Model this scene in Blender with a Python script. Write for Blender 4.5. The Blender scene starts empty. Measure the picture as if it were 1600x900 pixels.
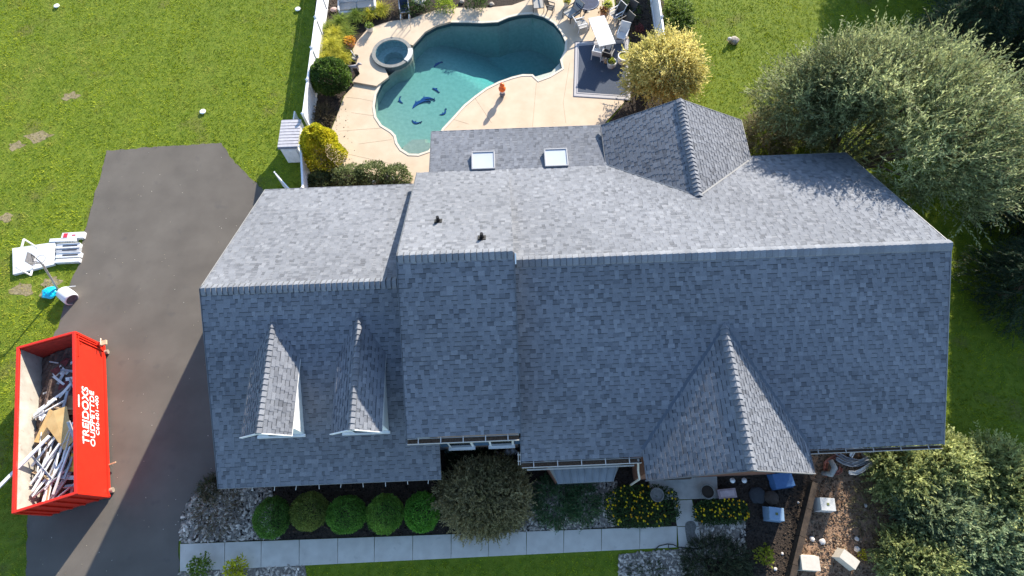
import bpy, bmesh, math, random
import numpy as np
from mathutils import Vector, Matrix
from mathutils.geometry import tessellate_polygon
random.seed(7); RNG = np.random.default_rng(11)
SC = bpy.context.scene; COL = SC.collection
PI = math.pi
# ------------------------------------------------------------------ camera
FW = np.array([0.00740968, 0.39965801, -0.91663437]); RT = np.array([0.9991962, -0.0390729, -0.00895895]); UP = np.array([0.03939608, 0.9158312, 0.39962628])
CAM = np.array([0., -9.5559505, 26.3208282]); FPX = 909.884
cd = bpy.data.cameras.new('camera'); cam = bpy.data.objects.new('camera', cd); COL.objects.link(cam); SC.camera = cam
cd.sensor_width = 36; cd.lens = 36*FPX/1600; cd.clip_start = .1; cd.clip_end = 1000
m = Matrix.Identity(4)
for i in range(3): m[i][0], m[i][1], m[i][2], m[i][3] = RT[i], UP[i], -FW[i], CAM[i]
cam.matrix_world = m
# ------------------------------------------------------------------ light
SUN = np.array([1.1, 2.03, 1.0]); SUN /= np.linalg.norm(SUN)
w = bpy.data.worlds.new('World'); SC.world = w; w.use_nodes = True
nt = w.node_tree; nt.nodes.clear()
sky = nt.nodes.new('ShaderNodeTexSky'); sky.sky_type = 'NISHITA'; sky.sun_disc = False
sky.sun_elevation = math.asin(SUN[2]); sky.sun_rotation = math.atan2(SUN[0], SUN[1])
sky.air_density = 1.0; sky.dust_density = .4; sky.ozone_density = 2.3
bg = nt.nodes.new('ShaderNodeBackground'); bg.inputs[1].default_value = .148
wo = nt.nodes.new('ShaderNodeOutputWorld'); nt.links.new(sky.outputs[0], bg.inputs[0]); nt.links.new(bg.outputs[0], wo.inputs[0])
sl = bpy.data.lights.new('sun', 'SUN'); sl.energy = 5.0; sl.angle = math.radians(.55); sl.color = (1, .915, .785)
so = bpy.data.objects.new('sun', sl); COL.objects.link(so); so.rotation_euler = Vector(SUN).to_track_quat('Z', 'Y').to_euler()
SC.view_settings.view_transform = 'Standard'; SC.view_settings.look = 'None'; SC.view_settings.exposure = 1.27; SC.view_settings.gamma = 1
SC.cycles.max_bounces = 6; SC.cycles.diffuse_bounces = 3; SC.cycles.transparent_max_bounces = 12
# ------------------------------------------------------------------ helpers
def G(px, py, z=0.):
    d = FW*FPX + RT*(px-800) - UP*(py-450); t = (z-CAM[2])/d[2]; return CAM + t*d
def g2(px, py, z=0.):
    p = G(px, py, z); return (p[0], p[1])
def proj(P):
    d = np.asarray(P)-CAM; w_ = d@FW; return 800+FPX*(d@RT)/w_, 450-FPX*(d@UP)/w_
def poly(l, z=0.): return [g2(a, b, z) for a, b in l]
def inside(P, pl):
    x, y = P[:, 0], P[:, 1]; r = np.zeros(len(P), bool); n = len(pl)
    for i in range(n):
        x0, y0 = pl[i]; x1, y1 = pl[(i+1) % n]
        c = ((y0 > y) != (y1 > y)); xx = (x1-x0)*(y-y0)/((y1-y0) if y1 != y0 else 1e-9)+x0
        r ^= c & (x < xx)
    return r
def smooth_poly(pl, k=4):
    n = len(pl); out = []
    for i in range(n):
        p0, p1, p2, p3 = [np.array(pl[(i+j-1) % n]) for j in range(4)]
        for s in range(k):
            t = s/k; out.append(tuple(.5*((2*p1)+(-p0+p2)*t+(2*p0-5*p1+4*p2-p3)*t*t+(-p0+3*p1-3*p2+p3)*t**3)))
    return out
def noise3(P, s=1., seed=0):
    P = np.asarray(P)*s+seed*7.3; x, y, z = P[..., 0], P[..., 1], P[..., 2] if P.shape[-1] > 2 else 0
    return (np.sin(x*1.7+1.3*np.sin(y*1.1+z))+np.sin(y*2.1+1.7*np.sin(z*1.3+x*.7))+np.sin(z*1.9+x*1.1+np.sin(x*2.3+y)))/3
def tag(o, label=None, cat=None, group=None, kind=None):
    if label: o['label'] = label
    if cat: o['category'] = cat
    if group: o['group'] = group
    if kind: o['kind'] = kind
    return o
# ---- materials
MATS = {}
def mat(name, col, rough=.8, var=.15, scale=8., bump=.0, bscale=60., metal=0., col2=None, detail=4., attr=False, trans=0., spec=.3, spots=None, coord='Object'):
    if name in MATS: return MATS[name]
    m = bpy.data.materials.new(name); m.use_nodes = True; n = m.node_tree; b = n.nodes['Principled BSDF']; L = n.links.new
    b.inputs['Roughness'].default_value = rough; b.inputs['Metallic'].default_value = metal; b.inputs['Specular IOR Level'].default_value = spec
    tc = n.nodes.new('ShaderNodeNewGeometry'); pos = tc.outputs['Position']
    if coord == 'Object': pos = n.nodes.new('ShaderNodeTexCoord').outputs['Object']
    nz = n.nodes.new('ShaderNodeTexNoise'); nz.inputs['Scale'].default_value = scale; nz.inputs['Detail'].default_value = detail; L(pos, nz.inputs['Vector'])
    mr = n.nodes.new('ShaderNodeMapRange'); mr.inputs[1].default_value = .3; mr.inputs[2].default_value = .7; L(nz.outputs[0], mr.inputs[0])
    if attr:
        at = n.nodes.new('ShaderNodeAttribute'); at.attribute_name = 'tint'; src = at.outputs['Color']
        mr.inputs[3].default_value = 1-var; mr.inputs[4].default_value = 1+var
        mx = n.nodes.new('ShaderNodeVectorMath'); mx.operation = 'SCALE'; L(src, mx.inputs[0]); L(mr.outputs[0], mx.inputs['Scale']); out = mx.outputs[0]
    else:
        mx = n.nodes.new('ShaderNodeMix'); mx.data_type = 'RGBA'; L(mr.outputs[0], mx.inputs[0])
        c2 = col2 if col2 else tuple(c*(1+var) for c in col); c1 = col if col2 else tuple(c*(1-var) for c in col)
        mx.inputs[6].default_value = (*c1, 1); mx.inputs[7].default_value = (*c2, 1); out = mx.outputs[2]
    if spots:   # (scale, threshold, colour, amount)
        for sc_, th, c3, am in spots:
            n2 = n.nodes.new('ShaderNodeTexNoise'); n2.inputs['Scale'].default_value = sc_; n2.inputs['Detail'].default_value = 5; L(pos, n2.inputs['Vector'])
            r2 = n.nodes.new('ShaderNodeMapRange'); r2.inputs[1].default_value = th; r2.inputs[2].default_value = th+.1; r2.inputs[4].default_value = am; L(n2.outputs[0], r2.inputs[0])
            m2 = n.nodes.new('ShaderNodeMix'); m2.data_type = 'RGBA'; L(r2.outputs[0], m2.inputs[0]); L(out, m2.inputs[6]); m2.inputs[7].default_value = (*c3, 1); out = m2.outputs[2]
    L(out, b.inputs['Base Color'])
    if bump:
        nb = n.nodes.new('ShaderNodeTexNoise'); nb.inputs['Scale'].default_value = bscale; nb.inputs['Detail'].default_value = 3; L(pos, nb.inputs['Vector'])
        bp = n.nodes.new('ShaderNodeBump'); bp.inputs['Strength'].default_value = 1; bp.inputs['Distance'].default_value = bump; L(nb.outputs[0], bp.inputs['Height']); L(bp.outputs[0], b.inputs['Normal'])
    if trans:
        o = n.nodes['Material Output']; tr = n.nodes.new('ShaderNodeBsdfTranslucent'); L(out, tr.inputs[0]); ms = n.nodes.new('ShaderNodeMixShader'); ms.inputs[0].default_value = trans
        L(b.outputs[0], ms.inputs[1]); L(tr.outputs[0], ms.inputs[2]); L(ms.outputs[0], o.inputs[0])
    MATS[name] = m; return m
# ---- mesh builder
class MB:
    def __init__(s): s.v = []; s.f = []; s.m = []; s.c = []; s.cur = (1, 1, 1)
    def add(s, vs, fs, mi=0):
        b = len(s.v); s.v += [tuple(map(float, p)) for p in vs]; s.f += [tuple(b+i for i in f) for f in fs]; s.m += [mi]*len(fs); s.c += [s.cur]*len(vs); return s
    def box(s, c, size, rz=0, mi=0, rot=None):
        x, y, z = [a/2 for a in size]; vs = [Vector((sx*x, sy*y, sz*z)) for sz in (-1, 1) for sx, sy in ((-1, -1), (1, -1), (1, 1), (-1, 1))]
        R_ = rot if rot else Matrix.Rotation(rz, 3, 'Z'); vs = [R_@v_+Vector(c) for v_ in vs]
        return s.add(vs, [(3, 2, 1, 0), (4, 5, 6, 7), (0, 1, 5, 4), (1, 2, 6, 5), (2, 3, 7, 6), (3, 0, 4, 7)], mi)
    def bar(s, a, b, wd, h=None, mi=0, up=(0, 0, 1)):
        a, b = Vector(a), Vector(b); d = b-a; L_ = d.length; d.normalize(); u = Vector(up)
        if abs(d.dot(u)) > .98: u = Vector((1, 0, 0))
        sd = d.cross(u).normalized(); u2 = sd.cross(d); h = h or wd
        R_ = Matrix((sd, d, u2)).transposed(); return s.box((a+b)/2, (wd, L_, h), mi=mi, rot=R_)
    def prism(s, pl, z0, z1, mi=0, bottom=True):
        n = len(pl); vs = [(x, y, z0) for x, y in pl]+[(x, y, z1) for x, y in pl]
        tr = tessellate_polygon([[Vector((x, y, 0)) for x, y in pl]]); fs = []
        for t in tr:
            a, b, c = [Vector(pl[i]) for i in t]
            if (b-a).cross(c-a) < 0: t = t[::-1]
            fs.append(tuple(i+n for i in t));
            if bottom: fs.append(tuple(t[::-1]))
        ar = sum(pl[i][0]*pl[(i+1) % n][1]-pl[(i+1) % n][0]*pl[i][1] for i in range(n))
        for i in range(n):
            j = (i+1) % n; fs.append((i, j, j+n, i+n) if ar > 0 else (j, i, i+n, j+n))
        return s.add(vs, fs, mi)
    def tube(s, pts, r, n=6, mi=0, cap=True):
        pts = [Vector(p) for p in pts]; rs = r if isinstance(r, (list, tuple)) else [r]*len(pts); vs = []; u = None
        for i, p in enumerate(pts):
            d = (pts[min(i+1, len(pts)-1)]-pts[max(i-1, 0)]).normalized()
            if u is None: u = d.orthogonal().normalized()
            u = (u-d*u.dot(d)); u = u.normalized() if u.length > 1e-6 else d.orthogonal().normalized(); w_ = d.cross(u)
            vs += [p+(u*math.cos(2*PI*k/n)+w_*math.sin(2*PI*k/n))*rs[i] for k in range(n)]
        fs = [(i*n+k, i*n+(k+1) % n, (i+1)*n+(k+1) % n, (i+1)*n+k) for i in range(len(pts)-1) for k in range(n)]
        if cap: fs += [tuple(range(n))[::-1], tuple((len(pts)-1)*n+k for k in range(n))]
        return s.add(vs, fs, mi)
    def lathe(s, c, prof, n=16, mi=0, sx=1, sy=1):
        vs = [(c[0]+r*math.cos(2*PI*k/n)*sx, c[1]+r*math.sin(2*PI*k/n)*sy, c[2]+z) for r, z in prof for k in range(n)]
        fs = [(i*n+k, i*n+(k+1) % n, (i+1)*n+(k+1) % n, (i+1)*n+k) for i in range(len(prof)-1) for k in range(n)]
        return s.add(vs, fs, mi)
    def build(s, name, mats, parent=None, smooth=False, cols=False, bevel=0):
        me = bpy.data.meshes.new(name); me.from_pydata(s.v, [], s.f); mats = mats if isinstance(mats, (list, tuple)) else [mats]
        for mm in mats: me.materials.append(mm)
        if len(mats) > 1: me.polygons.foreach_set('material_index', s.m)
        if cols:
            a = me.color_attributes.new('tint', 'FLOAT_COLOR', 'POINT'); a.data.foreach_set('color', np.array([(*c, 1) for c in s.c], 'f').ravel())
        if smooth: me.polygons.foreach_set('use_smooth', [True]*len(me.polygons))
        me.update(); o = bpy.data.objects.new(name, me); COL.objects.link(o)
        if parent: attach(o, parent)
        if bevel:
            bm = bmesh.new(); bm.from_mesh(me); bmesh.ops.bevel(bm, geom=bm.edges[:], offset=bevel, segments=2, affect='EDGES', profile=.5); bm.to_mesh(me); bm.free()
        return o
def empty(name, loc=(0, 0, 0), label=None, cat=None, group=None):
    # parts are built in world coordinates, so the Empty's place is undone through the parts' inverse matrix
    o = bpy.data.objects.new(name, None); COL.objects.link(o); o.location = [float(a) for a in loc]; o.empty_display_size = .2
    return tag(o, label, cat, group)
def attach(o, parent):
    o.parent = parent
    if parent.type == 'EMPTY': o.matrix_parent_inverse = Matrix.Translation(-Vector(parent.location))
def kids(o): return [c for c in bpy.data.objects if c.parent == o]
def dup(root, loc, rz=0, label=None, group=None, scale=None, ch=None):
    ch = ch if ch is not None else kids(root); r = root.copy(); COL.objects.link(r); r.location = loc; r.rotation_euler = (0, 0, rz)
    if scale: r.scale = scale
    if label: r['label'] = label
    if group: r['group'] = group
    for c in ch:
        d = c.copy(); COL.objects.link(d); d.parent = r; d.matrix_parent_inverse = c.matrix_parent_inverse.copy()
        for e in kids(c):
            f_ = e.copy(); COL.objects.link(f_); f_.parent = d; f_.matrix_parent_inverse = e.matrix_parent_inverse.copy()
    return r
def big_quads(name, V, cols, mats, parent=None, tri=False):
    k = 3 if tri else 4; n = len(V)//k; me = bpy.data.meshes.new(name)
    me.vertices.add(len(V)); me.vertices.foreach_set('co', np.ascontiguousarray(V, 'f').ravel())
    me.loops.add(len(V)); me.loops.foreach_set('vertex_index', np.arange(len(V), dtype='i'))
    me.polygons.add(n); me.polygons.foreach_set('loop_start', np.arange(0, len(V), k, dtype='i')); me.polygons.foreach_set('loop_total', np.full(n, k, 'i'))
    me.materials.append(mats); a = me.color_attributes.new('tint', 'FLOAT_COLOR', 'POINT')
    c = np.ones((len(V), 4), 'f'); c[:, :3] = np.repeat(cols, k, axis=0); a.data.foreach_set('color', c.ravel())
    me.update(); me.validate(); o = bpy.data.objects.new(name, me); COL.objects.link(o)
    if parent: attach(o, parent)
    return o
def nrm(a): return a/np.maximum(np.linalg.norm(a, axis=-1, keepdims=True), 1e-9)
def leafV(P, D, N, ln, wd):
    D = nrm(D); S = nrm(np.cross(D, N)); ln = np.broadcast_to(ln, len(P))[:, None]; wd = np.broadcast_to(wd, len(P))[:, None]
    M = P+D*ln*.45; V = np.stack([P, M+S*wd, P+D*ln, M-S*wd], 1); return V.reshape(-1, 3)
def pal(n, A, B, t=None, j=.15):
    t = RNG.random(n) if t is None else np.clip(t, 0, 1); c = np.array(A)*(1-t[:, None])+np.array(B)*t[:, None]
    return np.clip(c*(1+RNG.normal(0, j, (n, 1))), 0, 1)
LEAF = mat('leaf', (1, 1, 1), rough=.65, var=.12, scale=3, attr=True, trans=.42)
BLADE = mat('grass_blade', (1, 1, 1), rough=.7, var=.15, scale=.8, attr=True, trans=.25)
BARK = mat('bark', (.11, .08, .055), var=.35, scale=12, bump=.01)
PINEBARK = mat('pine_bark', (.09, .065, .05), var=.35, scale=12, bump=.01)
# ================================================================== SETTING
POOLpx = [(645,71),(655.5,60),(664,50),(682,40),(704,34.5),(731,34.5),(753,35.5),(778,34),(794,27),(812,22.5),(832,21),(850,26),(866,36),(877,49.5),(884,65),(883,79),(876,94),(879,107),(859,119),(841,126),(832,117),(816,117),(800,121),(780,128),(760,138),(742,151),(725,165),(708,184),(692,201),(680,222),(670,236),(654,241.5),(639,241),(627,233.5),(620,223),(617.6,212),(611,205),(596,196),(587,182.5),(584.5,166),(587,148),(596,129),(607,118.5)]
CZ = .05
POOL = [g2(a, b, CZ) for a, b in POOLpx]
sc_ = G(612.5, 82, .28); SPX, SPY = sc_[0], sc_[1]; SPR = 1.0
spa_out = lambda r, n=32: [(SPX+r*math.cos(2*PI*k/n), SPY+r*math.sin(2*PI*k/n)) for k in range(n)]
a0 = math.atan2(POOL[-1][1]-SPY, POOL[-1][0]-SPX); a1 = math.atan2(POOL[0][1]-SPY, POOL[0][0]-SPX)
while a0 > a1: a0 -= 2*PI
# pool outline closes along the right side of the spa, the hole in the ground round its left side
POOLF = POOL+[(SPX+(SPR+.2)*math.cos(a0+(a1-a0)*k/8), SPY+(SPR+.2)*math.sin(a0+(a1-a0)*k/8)) for k in range(1, 8)]
b0 = a0; b1 = a1-2*PI
HOLE = POOL+[(SPX+(SPR+.12)*math.cos(b0+(b1-b0)*k/16), SPY+(SPR+.12)*math.sin(b0+(b1-b0)*k/16)) for k in range(1, 16)]
def holed(name, outer, hole, z, mats, skirt=0, kind='structure'):
    mb = MB(); o3 = [Vector((*p, 0)) for p in outer]; h3 = [Vector((*p, 0)) for p in hole]; al = list(outer)+list(hole)
    tr = tessellate_polygon([o3, h3]); vs = [(x, y, z) for x, y in al]; fs = []
    for t in tr:
        a, b, c = [Vector(al[i]) for i in t]; fs.append(t if (b-a).cross(c-a) > 0 else t[::-1])
    mb.add(vs, fs)
    if skirt:
        for pl in (outer, hole):
            n = len(pl); mb.add([(x, y, z) for x, y in pl]+[(x, y, z-skirt) for x, y in pl], [(i, (i+1) % n, (i+1) % n+n, i+n) for i in range(n)])
    return tag(mb.build(name, mats), kind=kind)
M_lawn = mat('lawn_ground', (.085, .135, .006), rough=.95, col2=(.16, .20, .014), scale=3, bump=.03, bscale=25, coord='w', spots=[(.5, .6, (.13, .12, .03), .6)])
M_asph = mat('asphalt', (.098, .086, .073), rough=.9, col2=(.128, .113, .096), scale=.7, detail=8, bump=.004, bscale=180, coord='w', spots=[(70, .66, (.17, .16, .145), .5), (1.3, .62, (.085, .078, .072), .5), (.45, .60, (.12, .105, .088), .6)])
M_deck = mat('deck_concrete', (.50, .39, .275), rough=.85, col2=(.58, .465, .34), scale=1.2, detail=8, bump=.003, bscale=90, coord='w', spots=[(.7, .66, (.38, .27, .17), .45), (14, .68, (.62, .54, .43), .3)])
M_walk = mat('walk_concrete', (.46, .42, .36), rough=.88, col2=(.56, .52, .45), scale=2.2, detail=9, bump=.003, bscale=120, coord='w', spots=[(5, .64, (.34, .32, .28), .5)])
M_mulch = mat('mulch', (.022, .016, .012), rough=.95, col2=(.055, .04, .03), scale=9, bump=.05, bscale=22, coord='w', spots=[(30, .64, (.12, .09, .06), .6)])
M_dirt = mat('dirt', (.17, .10, .06), rough=.95, col2=(.30, .19, .12), scale=2.5, detail=10, bump=.06, bscale=9, coord='w', spots=[(22, .62, (.30, .22, .15), .6), (6, .62, (.07, .045, .03), .6)])
M_gravbase = mat('gravel_base', (.14, .12, .095), rough=.95, col2=(.30, .26, .22), scale=14, bump=.03, bscale=40, coord='w')
lawn = holed('lawn', [(-160, -120), (160, -120), (160, 180), (-160, 180)], HOLE, 0, M_lawn)
def sheet(name, pl, z, m_, z0=-.05):
    return tag(MB().prism(pl, z0, z, bottom=False).build(name, m_), kind='structure')
DRIVE = poly([(168,236),(250,229),(345,224),(368,255),(405,291)])+[(-11.2, 6.4), (-11.2, -6.4)]+poly([(338,745),(318,758),(300,775),(289,790),(284,802),(281,825),(280,893),(274,960),(250,1150),(25,1150),(42,900),(44,800),(48,700),(64,580),(97,495),(112,440),(122,415),(134,360),(150,300)])
def ragged(pl, step=.25, amp=.05, seed=1):
    r_ = random.Random(seed); out = []
    for i in range(len(pl)):
        a, b = np.array(pl[i]), np.array(pl[(i+1) % len(pl)]); L_ = np.linalg.norm(b-a); n = max(1, int(L_/step))
        for k in range(n): p = a+(b-a)*k/n; out.append((p[0]+r_.uniform(-amp, amp), p[1]+r_.uniform(-amp, amp)))
    return out
sheet('driveway', ragged(DRIVE), .03, M_asph)
DECK = poly([(822,-60),(822,0),(800,8),(760,12),(709,12),(687,14),(664,21),(642,29),(609,33),(575,44),(558,64),(551,78),(553,93),(562,115),(550,127),(553,133),(538,150),(526,182),(515,210),(505,240),(530,262),(565,268),(645,287)], CZ)+[(-3.4, 8.6), (8.5, 8.6)]+poly([(945,192),(975,160),(990,120),(983,60),(962,20),(952,-60)], CZ)
holed('pool_deck', DECK, HOLE, CZ, M_deck, skirt=.12)
for q in ([(541,152),(562,154),(586,159)], [(549,176),(586,181)], [(528,205),(596,200)], [(560,225),(612,218)], [(707,186),(733,194)], [(742,153),(768,192)], [(838,130),(832,198)], [(890,98),(880,160),(884,192)], [(540,240),(640,262)]):
    q = [Vector((*g2(a, b, CZ), CZ+.001)) for a, b in q]; mb_ = MB()
    for a, b in zip(q[:-1], q[1:]): mb_.bar(a, b, .018, .004)
    tag(mb_.build('deck_joint', mat('joint_dark', (.30, .23, .155), var=.2)), kind='structure')
BEDL = [(-10.9, 7.0), (-10.9, 26)]+[g2(822, -60), g2(822, 0), g2(760, 12), g2(687, 14), g2(609, 33), g2(575, 44), g2(551, 78), g2(562, 115), g2(538, 150), g2(526, 182), g2(505, 240), g2(640, 290)]+[(-4, 6)]
# mulch beds go round the pool: built as strips that stay outside the deck
sheet('planting_bed', poly([(497,-60),(815,-60),(822,2),(800,8.6),(760,12.6),(709,12.6),(687,14.6),(664,21.6),(642,29.6),(609,33.6),(575,44.6),(558,64.6),(550,78),(552,93),(561,115),(549,127),(552,133),(537,150),(525,182),(514,210),(504,240),(529,263),(565,269),(645,289)])+[(-4, 6.5), (-10.6, 6.5)], .014, M_mulch)
sheet('planting_bed', poly([(955,-60),(964,20),(985,60),(992,120),(977,160),(950,192)])+[(9, 8.6), (10.5, 11)]+poly([(1060,140),(1040,60),(1034,-60)]), .014, M_mulch)
FRONTBED = poly([(283,849.5),(281,825),(284,802),(289,790),(300,775),(318,758),(338,745)])+[(-11.2, -5), (8, -5)]+poly([(1060,782),(1060,821.5)])
sheet('front_bed', FRONTBED, .016, M_mulch)
sheet('side_bed', [(7.5, -6), (12.4, -6)]+poly([(1268,752),(1238,900),(1215,1000),(1060,1000),(1096,857),(1083,782)]), .016, M_mulch)
DIRT = [(12.3, -5)]+[(17.3, -5), (17.0, -9), (16, -14), (10.2, -15)]+poly([(1236,900),(1268,752)])
sheet('dirt_bed', DIRT, .017, M_dirt)
GRAV = [poly([(283.5,849),(281.5,825),(284.5,802),(290,790),(301,775),(319,759),(345,752),(425,752),(428,790),(420,820),(440,842)]),
        poly([(835,752),(965,752),(960,790),(965,823),(770,834),(800,806)]),
        poly([(1084,815),(1165,812),(1163,872),(1098,872),(1097,855)]),
        poly([(966,866),(1060,858),(1097,858),(1104,905),(1110,960),(968,960)]),
        poly([(280.5,894),(476,882),(480,905),(482,960),(272,960)])]
for i, gp in enumerate(GRAV): sheet('gravel_bed', gp, .022, M_gravbase)
# stones
def pebbles():
    Vs, Fs, Cs = [], [], []; base = 0; ico = None
    bm = bmesh.new(); bmesh.ops.create_icosphere(bm, subdivisions=1, radius=1); iv = np.array([v.co[:] for v in bm.verts]); itr = np.array([[v.index for v in f.verts] for f in bm.faces]); bm.free()
    T = []
    for gp in GRAV:
        A = np.array(gp); lo, hi = A.min(0), A.max(0); n = int(np.prod(hi-lo)*95); P = RNG.uniform(lo, hi, (n, 2)); P = P[inside(P, gp)]; T.append(P)
    P = np.concatenate(T); P = P[P[:, 1] > -12.3]; n = len(P)
    L_ = RNG.uniform(.05, .115, n); W_ = L_*RNG.uniform(.35, .6, n); H_ = W_*.7; a = RNG.uniform(0, PI, n)
    V = iv[None]*(1+RNG.normal(0, .1, (n, len(iv), 1))); V = V*np.stack([L_, W_, H_], 1)[:, None]
    x = V[..., 0]*np.cos(a)[:, None]-V[..., 1]*np.sin(a)[:, None]; y = V[..., 0]*np.sin(a)[:, None]+V[..., 1]*np.cos(a)[:, None]
    z = V[..., 2]+(.022+H_*.6)[:, None]; V = np.stack([x+P[:, :1], y+P[:, 1:], z], -1)
    tri = V[:, itr].reshape(-1, 3); c = pal(n, (.23, .195, .155), (.54, .47, .39), j=.2); c = np.repeat(c, len(itr), 0)
    return tag(big_quads('river_stones', tri, c, mat('river_stone', (1, 1, 1), rough=.7, var=.2, scale=20, attr=True), tri=True), 'loose grey river stones covering the beds beside the front walk', 'gravel', kind='stuff')
pebbles()
# sidewalk slabs: one object each
ya, yb = G(283, 850)[1], G(280, 893)[1]
sw = empty('sidewalk', (-4, -10, 0)); sw['kind'] = 'structure'
def row_y(px, top): return (850+(822-850)*(px-283)/(1060-283)) if top else (893+(855-893)*(px-280)/(1060-280))
js = [281, 351, 408, 467.5, 527.7, 585, 645, 705, 763.5, 822.7, 881, 940, 1000, 1058]
for i in range(len(js)-1):
    a, b = js[i]+.5, js[i+1]-.5
    q = [g2(a, row_y(a, 1), .06), g2(b, row_y(b, 1), .06), g2(b-(0 if i else 0), row_y(b, 0), .06), g2(a-.6, row_y(a, 0), .06)]
    sl_ = MB().prism(q[::-1], -.03, .06+random.uniform(-.004, .004)).build('slab', M_walk, sw, bevel=.008)
pw = empty('porch_walk', (7, -9, 0)); pw['kind'] = 'structure'
MB().prism(poly([(1052.5,782.5),(1081,780.5),(1092,822),(1058,822)], .06), -.03, .06).build('slab', M_walk, pw, bevel=.008)
MB().prism(poly([(1058.5,823),(1092.3,823),(1097,856),(1061,857)], .06), -.03, .065).build('slab', M_walk, pw, bevel=.008)
M_stain = mat('moss_stain', (.10, .095, .08), col2=(.17, .165, .15), scale=14)
st = smooth_poly(poly([(1071,818),(1082,814),(1088,822),(1086,832),(1092,842),(1088,849),(1076,849),(1072,838)], .0645)); tag(MB().prism(st, .066, .0685, bottom=False).build('moss_stain', M_stain, pw))
# raised terrace at the spa
ter = poly([(551,127),(588,133.5)], .2)+[p for p in [g2(607,119.5,.2)]]+[(SPX+(SPR+.14)*math.cos(b0+(b1-b0)*k/16), SPY+(SPR+.14)*math.sin(b0+(b1-b0)*k/16)) for k in range(1, 16)]+poly([(645,70),(655,59),(664,49),(682,39),(704,33),(709,12.5),(687,14.5),(664,21.5),(642,29.5),(609,33.5),(575,44.5),(558,64.5),(551.5,78),(554,93),(562,115)], .2)
tag(MB().prism(ter, .04, .17, bottom=False).build('spa_terrace', M_deck), kind='structure')
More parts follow.
